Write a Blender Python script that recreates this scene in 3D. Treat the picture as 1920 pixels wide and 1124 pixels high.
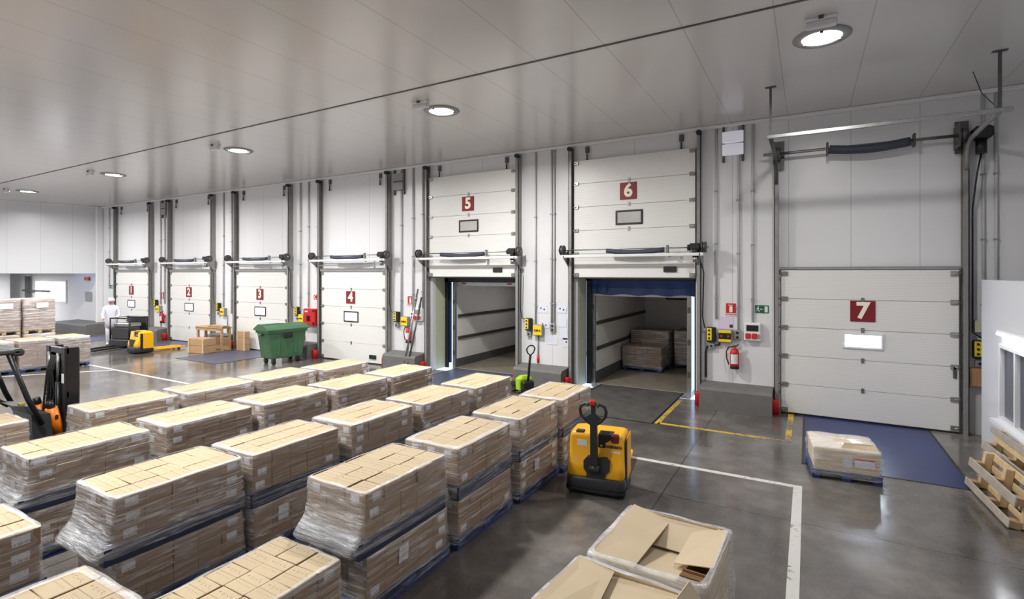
import bpy, bmesh, math, random
from mathutils import Vector, Matrix
R = math.radians
rnd = random.Random(7)
sc = bpy.context.scene
for o in list(bpy.data.objects): bpy.data.objects.remove(o)

# ---------------------------------------------------------------- camera
cd = bpy.data.cameras.new('camera'); cam = bpy.data.objects.new('camera', cd)
sc.collection.objects.link(cam); sc.camera = cam
cam.location = (0, 0, 3.0); cam.rotation_euler = (R(90), 0, math.atan(555/970))
cd.sensor_width = 36; cd.lens = 36*970/1920; cd.shift_y = -50/1920; cd.clip_start = .05; cd.clip_end = 300
# ---------------------------------------------------------------- world, exposure
sc.view_settings.view_transform = 'Standard'; sc.view_settings.look = 'None'
sc.view_settings.gamma = 1; sc.view_settings.use_curve_mapping = False
sc.view_settings.exposure = 0.0
wd = bpy.data.worlds.new('sky'); sc.world = wd; wd.use_nodes = True
nt = wd.node_tree; bg = nt.nodes['Background']
tc = nt.nodes.new('ShaderNodeTexCoord'); sp = nt.nodes.new('ShaderNodeSeparateXYZ'); rp = nt.nodes.new('ShaderNodeValToRGB')
mr = nt.nodes.new('ShaderNodeMapRange'); mr.inputs[1].default_value = -1; mr.inputs[2].default_value = 1
nt.links.new(tc.outputs['Generated'], sp.inputs[0]); nt.links.new(sp.outputs['Y'], mr.inputs[0]); nt.links.new(mr.outputs[0], rp.inputs[0])
rp.color_ramp.elements[0].position = .5; rp.color_ramp.elements[0].color = (1.05, 1.06, 1.12, 1)
rp.color_ramp.elements[1].position = .62; rp.color_ramp.elements[1].color = (1.5, 2.0, 3.2, 1)
nt.links.new(rp.outputs[0], bg.inputs[0]); bg.inputs[1].default_value = 1.0
try:
    sc.cycles.use_denoising = True; sc.cycles.max_bounces = 8; sc.cycles.transparent_max_bounces = 16
    sc.cycles.diffuse_bounces = 4; sc.cycles.sample_clamp_indirect = 6
except Exception: pass
LAMP_W = 340.0

# ---------------------------------------------------------------- helpers
def S(r, g=None, b=None):
    if g is None: g = b = r
    f = lambda v: (v/255/12.92) if v/255 <= .04045 else ((v/255+.055)/1.055)**2.4
    return (f(r), f(g), f(b), 1)
MATS = {}
def mat(name, col, rough=.5, metal=0, var=.06, scale=6, bump=.0, emit=None, estr=0, spec=.5):
    """principled surface with a soft procedural variation of tone and grain"""
    if name in MATS: return MATS[name]
    m = bpy.data.materials.new(name); m.use_nodes = True; n = m.node_tree.nodes; l = m.node_tree.links
    b = n['Principled BSDF']; b.inputs['Roughness'].default_value = rough; b.inputs['Metallic'].default_value = metal
    b.inputs['Specular IOR Level'].default_value = spec
    t = n.new('ShaderNodeTexCoord'); ns = n.new('ShaderNodeTexNoise'); ns.inputs['Scale'].default_value = scale; ns.inputs['Detail'].default_value = 4
    l.new(t.outputs['Object'], ns.inputs['Vector'])
    mx = n.new('ShaderNodeMix'); mx.data_type = 'RGBA'
    lo = tuple(c*(1-var*2) for c in col[:3])+(1,); hi = tuple(min(1, c*(1+var)) for c in col[:3])+(1,)
    mx.inputs[6].default_value = lo; mx.inputs[7].default_value = hi
    l.new(ns.outputs[0], mx.inputs[0]); l.new(mx.outputs[2], b.inputs['Base Color'])
    if bump:
        bp = n.new('ShaderNodeBump'); bp.inputs['Strength'].default_value = bump; bp.inputs['Distance'].default_value = .01
        l.new(ns.outputs[0], bp.inputs['Height']); l.new(bp.outputs[0], b.inputs['Normal'])
    if emit:
        b.inputs['Emission Color'].default_value = emit; b.inputs['Emission Strength'].default_value = estr
    MATS[name] = m
    return m

class MB:
    def __init__(s): s.v = []; s.f = []; s.m = []; s.T = Matrix.Identity(4); s.sm = []
    def P(s, p): s.v.append(tuple(s.T @ Vector(p))); return len(s.v)-1
    def F(s, idx, m=0, smooth=False): s.f.append(tuple(idx)); s.m.append(m); s.sm.append(smooth)
    def box(s, x0, y0, z0, x1, y1, z1, m=0, ch=0):
        if ch <= 0:
            i = [s.P(p) for p in ((x0,y0,z0),(x1,y0,z0),(x1,y1,z0),(x0,y1,z0),(x0,y0,z1),(x1,y0,z1),(x1,y1,z1),(x0,y1,z1))]
            for q in ((3,2,1,0),(4,5,6,7),(0,1,5,4),(1,2,6,5),(2,3,7,6),(3,0,4,7)): s.F([i[k] for k in q], m)
            return
        ch = min(ch, .45*min(x1-x0, y1-y0, z1-z0))
        X = (x0, x1); Y = (y0, y1); Z = (z0, z1); V = {}
        for a in (0,1):
            for b in (0,1):
                for c in (0,1):
                    sx = 1-2*a; sy = 1-2*b; sz = 1-2*c
                    V[a,b,c,0] = s.P((X[a], Y[b]+sy*ch, Z[c]+sz*ch))
                    V[a,b,c,1] = s.P((X[a]+sx*ch, Y[b], Z[c]+sz*ch))
                    V[a,b,c,2] = s.P((X[a]+sx*ch, Y[b]+sy*ch, Z[c]))
        def q(l): s.F(l, m)
        for a in (0,1):
            l = [V[a,0,0,0],V[a,1,0,0],V[a,1,1,0],V[a,0,1,0]]; q(l if a else l[::-1])
            l = [V[0,a,0,1],V[1,a,0,1],V[1,a,1,1],V[0,a,1,1]]; q(l[::-1] if a else l)
            l = [V[0,0,a,2],V[1,0,a,2],V[1,1,a,2],V[0,1,a,2]]; q(l if a else l[::-1])
        for b in (0,1):
            for c in (0,1):
                l = [V[0,b,c,1],V[1,b,c,1],V[1,b,c,2],V[0,b,c,2]]; q(l if (b^c) else l[::-1])
        for a in (0,1):
            for c in (0,1):
                l = [V[a,0,c,0],V[a,1,c,0],V[a,1,c,2],V[a,0,c,2]]; q(l[::-1] if (a^c) else l)
        for a in (0,1):
            for b in (0,1):
                l = [V[a,b,0,0],V[a,b,1,0],V[a,b,1,1],V[a,b,0,1]]; q(l if (a^b) else l[::-1])
        for a in (0,1):
            for b in (0,1):
                for c in (0,1):
                    l = [V[a,b,c,0],V[a,b,c,1],V[a,b,c,2]]; q(l if (a+b+c) % 2 == 0 else l[::-1])
    def ring(s, c, d, r, n, up=None):
        d = Vector(d).normalized(); u = Vector(up) if up else (Vector((0,0,1)) if abs(d.z) < .95 else Vector((1,0,0)))
        a = d.cross(u).normalized(); b = d.cross(a)
        return [s.P(Vector(c)+(a*math.cos(2*math.pi*k/n)+b*math.sin(2*math.pi*k/n))*r) for k in range(n)]
    def cyl(s, p0, p1, r, n=14, m=0, r1=None, caps=True):
        d = Vector(p1)-Vector(p0); A = s.ring(p0, d, r, n); B = s.ring(p1, d, r if r1 is None else r1, n)
        for k in range(n): s.F((A[k], A[(k+1) % n], B[(k+1) % n], B[k])[::-1], m, True)
        if caps: s.F(A, m); s.F(B[::-1], m)
    def tube(s, pts, r, n=8, m=0, closed=False, caps=True):
        P = [Vector(p) for p in pts]; N = len(P); rings = []
        for i in range(N):
            if closed: d = P[(i+1) % N]-P[i-1]
            else: d = P[min(i+1, N-1)]-P[max(i-1, 0)]
            d.normalize()
            if i == 0: u = Vector((0,0,1)) if abs(d.z) < .9 else Vector((1,0,0)); a = d.cross(u).normalized()
            else: a = (a-d*a.dot(d)).normalized()
            b = d.cross(a); rr = r[i] if isinstance(r, (list, tuple)) else r
            rings.append([s.P(P[i]+(a*math.cos(2*math.pi*k/n)+b*math.sin(2*math.pi*k/n))*rr) for k in range(n)])
        for i in range(N if closed else N-1):
            A = rings[i]; B = rings[(i+1) % N]
            for k in range(n): s.F((B[k], B[(k+1) % n], A[(k+1) % n], A[k]), m, True)
        if caps and not closed: s.F(rings[0], m); s.F(rings[-1][::-1], m)
    def lathe(s, prof, c=(0,0), n=24, m=0, smooth=True, z0=0):
        rings = [[s.P((c[0]+r*math.cos(2*math.pi*k/n), c[1]+r*math.sin(2*math.pi*k/n), z0+z)) for k in range(n)] for r, z in prof]
        for A, B in zip(rings, rings[1:]):
            for k in range(n): s.F((A[k], A[(k+1) % n], B[(k+1) % n], B[k]), m, smooth)
    def prism(s, poly, lo, hi, ax='y', m=0):
        """extrude polygon: ax y -> poly in (x,z); ax x -> poly in (y,z); ax z -> (x,y)"""
        f = {'y': lambda p, t: (p[0], t, p[1]), 'x': lambda p, t: (t, p[0], p[1]), 'z': lambda p, t: (p[0], p[1], t)}[ax]
        A = [s.P(f(p, lo)) for p in poly]; B = [s.P(f(p, hi)) for p in poly]; n = len(poly)
        ar = sum(poly[i][0]*poly[(i+1) % n][1]-poly[(i+1) % n][0]*poly[i][1] for i in range(n)); flip = (ar < 0) ^ (ax == 'y')
        g = (lambda l: l[::-1]) if flip else (lambda l: l)
        s.F(g(A[::-1]), m); s.F(g(B), m)
        for i in range(n): s.F(g([A[i], A[(i+1) % n], B[(i+1) % n], B[i]]), m)
    def loft(s, rings, m=0, smooth=False, caps=True):
        I = [[s.P(p) for p in r] for r in rings]; n = len(I[0])
        for A, B in zip(I, I[1:]):
            for k in range(n): s.F((A[k], A[(k+1) % n], B[(k+1) % n], B[k]), m, smooth)
        if caps: s.F(I[0][::-1], m); s.F(I[-1], m)
    def mesh(s, name, mats):
        me = bpy.data.meshes.new(name); me.from_pydata(s.v, [], s.f)
        for mm in (mats if isinstance(mats, (list, tuple)) else [mats]): me.materials.append(mm)
        me.polygons.foreach_set('material_index', s.m); me.polygons.foreach_set('use_smooth', s.sm); me.update()
        return me
    def build(s, name, mats, parent=None, loc=None, rot=None):
        return link(name, s.mesh(name, mats), parent, loc, rot)
def link(name, data, parent=None, loc=None, rot=None):
    o = bpy.data.objects.new(name, data); sc.collection.objects.link(o)
    if parent: o.parent = parent
    if loc: o.location = loc
    if rot: o.rotation_euler = rot
    return o
def tag(o, label=None, cat=None, group=None, kind=None):
    if label: o['label'] = label
    if cat: o['category'] = cat
    if group: o['group'] = group
    if kind: o['kind'] = kind
    return o
def thing(name, label, cat, loc=(0,0,0), rz=0, group=None, kind=None):
    o = link(name, None, None, loc, (0, 0, rz)); o.empty_display_size = .2
    return tag(o, label, cat, group, kind)
def struct(o, label=None): return tag(o, label, None, None, 'structure')
def copy_tree(o, parent=None):
    c = o.copy(); sc.collection.objects.link(c)
    if parent: c.parent = parent
    for ch in o.children: copy_tree(ch, c)
    return c
def B(name, mt, parent, *boxes, ch=0, loc=None, rot=None):
    b = MB()
    for q in boxes: b.box(*q, ch=ch)
    return b.build(name, mt, parent, loc, rot)
FONT = None
def text_mesh(s, size, extrude=.004, bold=.0):
    cu = bpy.data.curves.new('t', 'FONT'); cu.body = s; cu.size = size; cu.extrude = extrude; cu.offset = bold
    cu.align_x = 'CENTER'; cu.align_y = 'CENTER'; cu.resolution_u = 3
    ob = bpy.data.objects.new('t', cu); sc.collection.objects.link(ob)
    dg = bpy.context.evaluated_depsgraph_get(); me = bpy.data.meshes.new_from_object(ob.evaluated_get(dg)); bpy.data.objects.remove(ob)
    return me
def text(name, s, size, mt, parent, loc, rot=(R(90),0,0), bold=0, sx=1):
    me = text_mesh(s, size, .002, bold); me.materials.clear(); me.materials.append(mt)
    o = link(name, me, parent, loc, rot); o.scale = (sx, 1, 1); return o

# ---------------------------------------------------------------- materials
class NT:
    def __init__(s, name):
        s.m = bpy.data.materials.new(name); s.m.use_nodes = True; s.n = s.m.node_tree.nodes; s.l = s.m.node_tree.links
        s.b = s.n['Principled BSDF']; s.out = s.n['Material Output']; MATS[name] = s.m
    def N(s, t, **k):
        o = s.n.new('ShaderNode'+t)
        for a, v in k.items():
            if a.startswith('i'): o.inputs[int(a[1:])].default_value = v
            else: setattr(o, a, v)
        return o
    def L(s, a, b): s.l.new(a, b)
    def math(s, op, a, b=None, c=None):
        o = s.N('Math', operation=op)
        for i, v in enumerate((a, b, c)):
            if v is None: continue
            if isinstance(v, (int, float)): o.inputs[i].default_value = v
            else: s.L(v, o.inputs[i])
        return o.outputs[0]
    def mix(s, f, a, b):
        o = s.N('Mix', data_type='RGBA')
        for i, v in ((0, f), (6, a), (7, b)):
            if isinstance(v, (int, float, tuple)): o.inputs[i].default_value = v
            else: s.L(v, o.inputs[i])
        return o.outputs[2]
    def noise(s, vec, scale, det=4, rough=.5):
        o = s.N('TexNoise'); o.inputs['Scale'].default_value = scale; o.inputs['Detail'].default_value = det; o.inputs['Roughness'].default_value = rough
        s.L(vec, o.inputs['Vector']); return o.outputs[0]
    def ramp(s, f, *stops):
        o = s.N('ValToRGB'); e = o.color_ramp.elements
        while len(e) < len(stops): e.new(.5)
        for el, (p, c) in zip(e, stops): el.position = p; el.color = c if isinstance(c, tuple) else (c, c, c, 1)
        s.L(f, o.inputs[0]); return o.outputs[0]
    def line(s, coord, period, width, off=0.0):
        """1 inside a thin line repeated along coord"""
        a = s.math('ADD', coord, 1000*period-off+width/2); a = s.math('MODULO', a, period)
        return s.math('LESS_THAN', a, width)
    def bump(s, h, strength=.3, dist=.01):
        o = s.N('Bump'); o.inputs['Strength'].default_value = strength; o.inputs['Distance'].default_value = dist
        s.L(h, o.inputs['Height']); s.L(o.outputs[0], s.b.inputs['Normal'])
    def pos(s): return s.N('NewGeometry').outputs['Position']
    def obj(s): return s.N('TexCoord').outputs['Object']
    def xyz(s, v):
        o = s.N('SeparateXYZ'); s.L(v, o.inputs[0]); return o.outputs
    def scaled(s, v, sc3, rot=(0,0,0)):
        o = s.N('Mapping'); o.inputs['Scale'].default_value = sc3; o.inputs['Rotation'].default_value = rot; s.L(v, o.inputs['Vector']); return o.outputs[0]

# concrete floor: blotchy trowelled grey with worn polish
f = NT('concrete_floor'); p = f.pos()
n1 = f.noise(p, .45, 6, .62); n2 = f.noise(p, 2.6, 6, .6); n3 = f.noise(f.scaled(p, (1, 1, 1)), 30, 3)
c = f.ramp(n1, (.34, S(74, 70, 67)), (.50, S(102, 97, 94)), (.66, S(138, 133, 129)))
c = f.mix(f.math('MULTIPLY', f.ramp(n2, (.4, 0.0), (.7, 1.0)), .45), c, S(58, 54, 52))
c = f.mix(f.math('MULTIPLY', f.ramp(n3, (.45, 0.0), (.75, 1.0)), .25), c, S(130, 124, 118))
x, y, z = f.xyz(p)
jl = f.math('MAXIMUM', f.line(x, 5.0, .018, -1.72), f.line(y, 5.2, .016, 1.9))
c = f.mix(f.math('MULTIPLY', jl, .75), c, S(40, 38, 37))
f.L(c, f.b.inputs['Base Color'])
r = f.ramp(f.math('ADD', f.math('MULTIPLY', n1, .5), f.math('MULTIPLY', n2, .5)), (.35, .08), (.65, .25)); f.L(r, f.b.inputs['Roughness'])
f.bump(f.math('ADD', n3, n2), .07, .004)
f.b.inputs['Specular IOR Level'].default_value = .8
FLOOR = f.m

# white insulated wall panels with vertical joints
f = NT('wall_panel'); p = f.pos(); x, y, z = f.xyz(p)
jl = f.line(x, 1.12, .012, -.36)
c = f.mix(f.math('MULTIPLY', f.noise(p, .6, 3), .5), S(226, 226, 228), S(214, 214, 217))
c = f.mix(f.math('MULTIPLY', jl, .45), c, S(120, 120, 125)); f.L(c, f.b.inputs['Base Color'])
f.b.inputs['Roughness'].default_value = .32
rib = f.math('SINE', f.math('MULTIPLY', x, 2*math.pi/.14))
f.bump(f.math('ADD', f.math('MULTIPLY', jl, -1.0), f.math('MULTIPLY', rib, .05)), .35, .004)
WALL = f.m
f = NT('side_wall_panel'); p = f.pos(); x, y, z = f.xyz(p)
jl = f.line(y, 1.12, .012, .3)
c = f.mix(f.math('MULTIPLY', f.noise(p, .6, 3), .5), S(224, 225, 228), S(212, 213, 217))
c = f.mix(f.math('MULTIPLY', jl, .4), c, S(130, 130, 135)); f.L(c, f.b.inputs['Base Color'])
f.b.inputs['Roughness'].default_value = .3; f.bump(f.math('MULTIPLY', jl, -1.0), .3, .004)
SWALL = f.m
# glossy ceiling panels
f = NT('ceiling_panel'); p = f.pos(); x, y, z = f.xyz(p)
jl = f.line(x, 1.12, .014, -.38)
c = f.mix(f.math('MULTIPLY', f.noise(p, .5, 3), .6), S(216, 213, 212), S(206, 204, 205))
c = f.mix(f.math('MULTIPLY', jl, .4), c, S(110, 108, 108)); f.L(c, f.b.inputs['Base Color'])
f.b.inputs['Roughness'].default_value = .2; f.b.inputs['Specular IOR Level'].default_value = .9
wv = f.noise(f.scaled(p, (1.3, .25, 1)), 1.6, 2)
f.bump(f.math('ADD', wv, f.math('MULTIPLY', jl, -.3)), .12, .02)
CEIL = f.m
# sectional door skin with fine horizontal ribs
f = NT('door_skin'); p = f.pos(); x, y, z = f.xyz(p)
rib = f.math('PINGPONG', z, .0508/2)
c = f.mix(f.math('MULTIPLY', f.noise(p, 1.2, 3), .5), S(232, 231, 228), S(222, 221, 219))
gl = f.line(z, .0508, .008, 0)
c = f.mix(f.math('MULTIPLY', gl, .16), c, S(150, 150, 150)); f.L(c, f.b.inputs['Base Color'])
f.b.inputs['Roughness'].default_value = .36
f.bump(f.math('MULTIPLY', gl, -1.0), .5, .004)
DOOR = f.m

# kraft carton: printed speckled lines on the top, tape seam
def carton(name, top, side, prints=True):
    f = NT(name); o = f.obj(); x, y, z = f.xyz(o)
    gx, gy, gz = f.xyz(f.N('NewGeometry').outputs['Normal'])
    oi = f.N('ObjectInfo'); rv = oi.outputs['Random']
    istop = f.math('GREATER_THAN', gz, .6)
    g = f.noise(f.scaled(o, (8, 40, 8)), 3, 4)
    c = f.mix(istop, side, top)  # overhead light painted into the colour: tops paler than sides
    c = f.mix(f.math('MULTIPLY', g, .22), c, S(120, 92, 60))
    c = f.mix(f.math('MULTIPLY', rv, .2), c, S(150, 122, 90))
    if prints:
        seam = f.math('LESS_THAN', f.math('ABSOLUTE', y), .0022)
        wob = f.noise(f.scaled(o, (1, 1, 0)), 130, 2)
        dots = f.math('GREATER_THAN', wob, .56)
        b1 = f.math('LESS_THAN', f.math('ABSOLUTE', f.math('ADD', y, .035)), .005)
        b2 = f.math('MULTIPLY', f.math('LESS_THAN', f.math('ABSOLUTE', f.math('ADD', y, -.055)), .014), f.math('GREATER_THAN', f.noise(f.scaled(o, (1, 1, 0)), 60, 1), .6))
        inn = f.math('LESS_THAN', f.math('ABSOLUTE', x), .085)
        pr = f.math('MULTIPLY', f.math('MAXIMUM', f.math('MULTIPLY', b1, dots), b2), inn)
        pr = f.math('MULTIPLY', f.math('MAXIMUM', f.math('MULTIPLY', pr, .75), f.math('MULTIPLY', seam, .6)), istop)
        c = f.mix(pr, c, S(70, 52, 35))
    f.L(c, f.b.inputs['Base Color']); f.b.inputs['Roughness'].default_value = .62
    f.bump(f.noise(f.scaled(o, (60, 4, 4)), 4, 2), .08, .003)
    return f.m
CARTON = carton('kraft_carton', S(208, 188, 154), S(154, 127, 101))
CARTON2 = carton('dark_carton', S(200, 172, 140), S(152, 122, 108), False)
CARDBOARD = mat('cardboard', S(226, 206, 174), .7, var=.05, scale=3)
CARDB_D = mat('cardboard_edge', S(150, 112, 76), .75, var=.2, scale=40)

# stretch wrap: clear film with milky streaks and glossy creases (UV: u round the load, v height)
def film(name, lo, hi, ang, end_sheen=.16, sh=.9):
    f = NT(name); uv = f.N('TexCoord').outputs['UV']
    a = f.noise(f.scaled(uv, (1.1, 16, 1), (0, 0, R(ang))), 1.6, 5, .65)
    b = f.noise(f.scaled(uv, (2.2, 9, 1), (0, 0, R(-ang*1.5))), 1.9, 3, .6)
    d = f.noise(uv, 1.3, 2)
    s = f.math('MULTIPLY', f.ramp(a, (.45, 0.0), (.68, 1.0)), f.ramp(d, (.3, .35), (.7, 1.0)))
    s = f.math('MAXIMUM', s, f.math('MULTIPLY', f.ramp(b, (.55, 0.0), (.75, 1.0)), .8))
    e = f.noise(f.scaled(uv, (.5, 26, 1), (0, 0, R(-24))), 1.3, 3, .55)
    s = f.math('MAXIMUM', s, f.math('MULTIPLY', f.ramp(e, (.60, 0.0), (.66, 1.0)), f.ramp(d, (.42, 0.0), (.6, 1.0))))
    al0 = f.N('MapRange', i3=lo, i4=hi); f.L(s, al0.inputs[0])
    tn = f.N('TexCoord').outputs['Normal']; nx_, ny_, nz_ = f.xyz(tn)   # pale sheen of the short ends painted in as extra opacity
    al1 = f.math('ADD', al0.outputs[0], f.math('MULTIPLY', f.math('ABSOLUTE', ny_), end_sheen)); al1 = f.math('ADD', al1, f.math('MULTIPLY', f.math('MAXIMUM', nz_, 0.0), .3)); al = f.N('Clamp'); f.L(al1, al.inputs[0])
    f.b.inputs['Base Color'].default_value = (.94, .94, .97, 1); f.b.inputs['Roughness'].default_value = .13
    f.b.inputs['Specular IOR Level'].default_value = sh
    f.bump(f.math('ADD', a, b), .9, .025)
    tr = f.N('BsdfTransparent'); mx = f.N('MixShader'); f.L(al.outputs[0], mx.inputs[0]); f.L(tr.outputs[0], mx.inputs[1]); f.L(f.b.outputs[0], mx.inputs[2])
    f.L(mx.outputs[0], f.out.inputs[0]); return f.m
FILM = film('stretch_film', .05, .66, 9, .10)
FILM_M = film('stretch_film_milky', .08, .8, 7, .12)
FILM_T = film('stretch_film_thin', .03, .58, 14, .10)

def lined_label(name):
    f = NT(name); o = f.obj(); x, y, z = f.xyz(o)
    h = f.math('ADD', x, y)
    ln = f.math('MULTIPLY', f.line(z, .013, .004), f.math('GREATER_THAN', f.noise(f.scaled(o, (40, 40, 200)), 1, 1), .47))
    bar = f.math('MULTIPLY', f.math('LESS_THAN', z, -.012), f.math('GREATER_THAN', f.noise(f.scaled(o, (260, 260, 0)), 1, 0), .5))
    bar = f.math('MULTIPLY', bar, f.math('GREATER_THAN', z, -.03))
    c = f.mix(f.math('MAXIMUM', f.math('MULTIPLY', ln, .55), f.math('MULTIPLY', bar, .8)), S(232, 232, 236), S(60, 62, 72))
    f.L(c, f.b.inputs['Base Color']); f.b.inputs['Roughness'].default_value = .5; return f.m
LABEL = lined_label('printed_label')
PAPER = mat('paper', S(232, 233, 240), .7, var=.03)

WHITE = mat('white_paint', S(230, 230, 232), .35, var=.02)
CREAM = mat('cream_pad', S(200, 204, 176), .5, var=.05)
GALV = mat('galvanised_steel', S(160, 160, 158), .35, .85, var=.15, scale=14)
GALV_D = mat('dull_steel', S(96, 95, 94), .45, .6, var=.15, scale=10)
TRACK = mat('track_steel', S(150, 148, 146), .42, .25, var=.15, scale=8)
BLACK = mat('black_plastic', S(28, 28, 30), .45, var=.2)
RUBBER = mat('rubber', S(24, 24, 25), .75, var=.2)
DGREY = mat('dark_grey_paint', S(52, 52, 56), .42, var=.12)
MAST = mat('mast_black', S(36, 36, 38), .38, .3, var=.2)
GREY = mat('grey_plastic', S(150, 150, 150), .5, var=.05)
PLINTH = mat('plinth_concrete', S(112, 110, 108), .7, var=.15, scale=5, bump=.2)
RED = mat('red_paint', S(196, 28, 26), .4, var=.08)
RED_P = mat('red_plastic', S(205, 40, 36), .4, var=.06)
MAROON = mat('maroon_plate', S(128, 26, 34), .45, var=.06)
IVORY = mat('ivory_numeral', S(250, 240, 222), .5, var=.02)
YELLOW = mat('yellow_paint', S(255, 184, 18), .34, var=.04)
YEL_B = mat('safety_yellow', S(238, 214, 28), .45, var=.05)
LIME = mat('lime_paint', S(160, 200, 30), .4, var=.06)
ORANGE = mat('orange_paint', S(238, 130, 24), .42, var=.06)
GREEN = mat('green_plastic', S(66, 106, 74), .45, var=.14, scale=3)
GREEN_S = mat('sign_green', S(16, 96, 60), .45, var=.04)
GREEN_B = mat('green_button', S(20, 120, 60), .4)
BLUEP = mat('blue_pallet', S(36, 60, 124), .62, var=.25, scale=9, bump=.2)
NAVY = mat('navy_pallet', S(44, 54, 84), .6, var=.25, scale=9, bump=.2)
BLUEC = mat('blue_curtain', S(30, 58, 120), .5, var=.2, scale=2)
WOOD = mat('raw_wood', S(216, 188, 146), .65, var=.16, scale=10, bump=.15)
WOOD_W = mat('weathered_wood', S(176, 166, 154), .7, var=.2, scale=9, bump=.2)
CRATE = mat('crate_wood', S(182, 148, 112), .65, var=.12, scale=8)
SPRING = mat('spring_sleeve', S(62, 64, 80), .6, var=.2, scale=30, bump=.4)
SCREEN = mat('display_glass', S(20, 24, 30), .12, var=.05)
TRUCKW = mat('trailer_skin', S(232, 230, 228), .4, var=.05, scale=2)
TRUCKD = mat('trailer_kick', S(86, 86, 86), .55, var=.15)
TRUCKF = mat('trailer_floor', S(138, 130, 118), .5, var=.25, scale=3)
SKIN = mat('skin', S(205, 160, 135), .5); COAT = mat('white_workwear', S(228, 228, 240), .75, var=.03)
GLASS_D = mat('window_glass', S(70, 74, 92), .08, var=.1, scale=1.5)
def worn(name, col, th):
    f = NT(name); p = f.pos()
    n = f.math('ADD', f.math('MULTIPLY', f.noise(p, 14, 6, .7), .6), f.math('MULTIPLY', f.noise(p, 1.7, 3), .4))
    f.L(f.mix(f.ramp(n, (th-.03, 0.0), (th+.03, 1.0)), S(104, 99, 95), col), f.b.inputs['Base Color']); f.b.inputs['Roughness'].default_value = .45; return f.m
LINE_W = worn('white_floor_line', S(212, 210, 206), .42); LINE_Y = worn('yellow_floor_line', S(208, 172, 58), .47)
LEVEL = mat('leveller_blue', S(30, 44, 98), .36, .0, var=.2, scale=2, bump=.06)
LEVEL_D = mat('leveller_dark', S(98, 95, 92), .5, .2, var=.35, scale=3, bump=.2)
LEVEL_G = mat('leveller_bluegrey', S(92, 96, 120), .4, .3, var=.2, scale=3)
def glow(name, col, e):
    return mat(name, (.8, .8, .8, 1), .4, emit=col, estr=e)
LAMP = glow('lamp_glow', (1, 1, .97, 1), 14)
PANE = glow('daylit_pane', (.93, .96, 1, 1), 2.2)
PANE7 = glow('daylit_pane_bright', (.72, .83, 1, 1), 50)
PANEL_L = glow('dim_panel_tube', (.82, .84, 1, 1), .25)
EMER = mat('emergency_lens', S(215, 215, 220), .3)
TREAD = None

# ---------------------------------------------------------------- the setting
CZ = 6.38; WY = 12.6
floor = B('floor', FLOOR, None, (-46, -9, -.25, 10, 12.75, 0)); struct(floor, 'grey trowelled concrete warehouse floor')
def fline(name, m, *q): B(name, m, floor, *q)
fline('white_line', LINE_W, (-14.5, 8.22, 0, -.07, 8.32, .004))
fline('white_line', LINE_W, (-.18, 2.0, 0, -.07, 8.22, .004))
fline('white_line', LINE_W, (-20.5, 7.74, 0, -14.5, 7.83, .004))
b = MB(); b.prism([(-20.9, 4.9), (-20.8, 4.86), (-18.5, 7.74), (-18.62, 7.74)], 0, .004, 'z'); b.build('white_line', LINE_W, floor)
fline('yellow_line', LINE_Y, (-2.6, 10.36, 0, -.36, 10.46, .004))
fline('yellow_line', LINE_Y, (-.36, 10.36, 0, -.26, 12.45, .004))
fline('yellow_line', LINE_Y, (-2.66, 10.36, 0, -2.56, 12.5, .004))
ceil = B('ceiling', CEIL, None, (-46, -9, CZ, 10, 12.75, CZ+.2)); struct(ceil, 'glossy pale grey ceiling of insulated panels')
struct(B('trim_1', WHITE, None, (-31.45, 12.52, CZ-.085, 8, 12.598, CZ-.001), ch=.02), 'white cove strip where the dock wall meets the ceiling')
struct(B('trim_2', GALV_D, None, (-46, 7.33, CZ-.012, 10, 7.365, CZ)), 'dark seam strip running along the ceiling')
O5 = (-10.02, -7.02); O6 = (-5.24, -2.27); OZ = 2.86
b = MB()
for q in ((-46, -31.7, 0, 2.97), (-31.7, O5[0], 0, CZ), (O5[1], O6[0], 0, CZ), (O6[1], 8, 0, CZ), (O5[0], O5[1], OZ, CZ), (O6[0], O6[1], OZ, CZ)):
    b.box(q[0], WY, q[2], q[1], WY+.15, q[3])
struct(b.build('wall_dock', WALL), 'white panel wall with seven loading docks')
# left end wall: hangs above a low opening
b = MB(); b.prism([(-31.45, 12.6), (-31.6, 12.6), (-34.6, 3.0), (-34.45, 3.0)], 2.97, CZ, 'z'); b.prism([(-31.45, 12.6), (-31.6, 12.6), (-31.65, 12.42), (-31.5, 12.42)], 0, 2.97, 'z')
struct(b.build('wall_left', SWALL), 'white end wall above the low passage')
struct(B('trim_3', WHITE, None, (-31.44, 12.3, 0, -31.3, 12.6, CZ), ch=.03), 'white corner post at the end wall')
b = MB(); b.prism([(-31.44, 12.55), (-31.5, 12.55), (-34.5, 3.0), (-34.4, 3.0)], CZ-.08, CZ-.001, 'z')
struct(b.build('trim_4', WHITE), 'white cove strip above the end wall')
struct(B('wall_passage', WALL, None, (-44, 4, 0, -43.8, 12.6, 2.97)), 'pale wall at the end of the low passage')
struct(B('wall_soffit', WHITE, None, (-44, 4, 2.97, -34.6, 12.6, 3.1)), 'low ceiling of the passage')
struct(B('wall_pier', WHITE, None, (-42.4, 11.4, 0, -41.2, 11.9, 2.97), ch=.02), 'white pier in the passage')
b = B('window_1', WHITE, None, (-39.7, 12.54, 1.32, -35.5, 12.59, 1.42), (-39.7, 12.54, 2.5, -35.5, 12.59, 2.6), (-39.7, 12.54, 1.42, -39.6, 12.59, 2.5), (-35.6, 12.54, 1.42, -35.5, 12.59, 2.5), (-37.9, 12.54, 1.42, -37.8, 12.59, 2.5))
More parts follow.
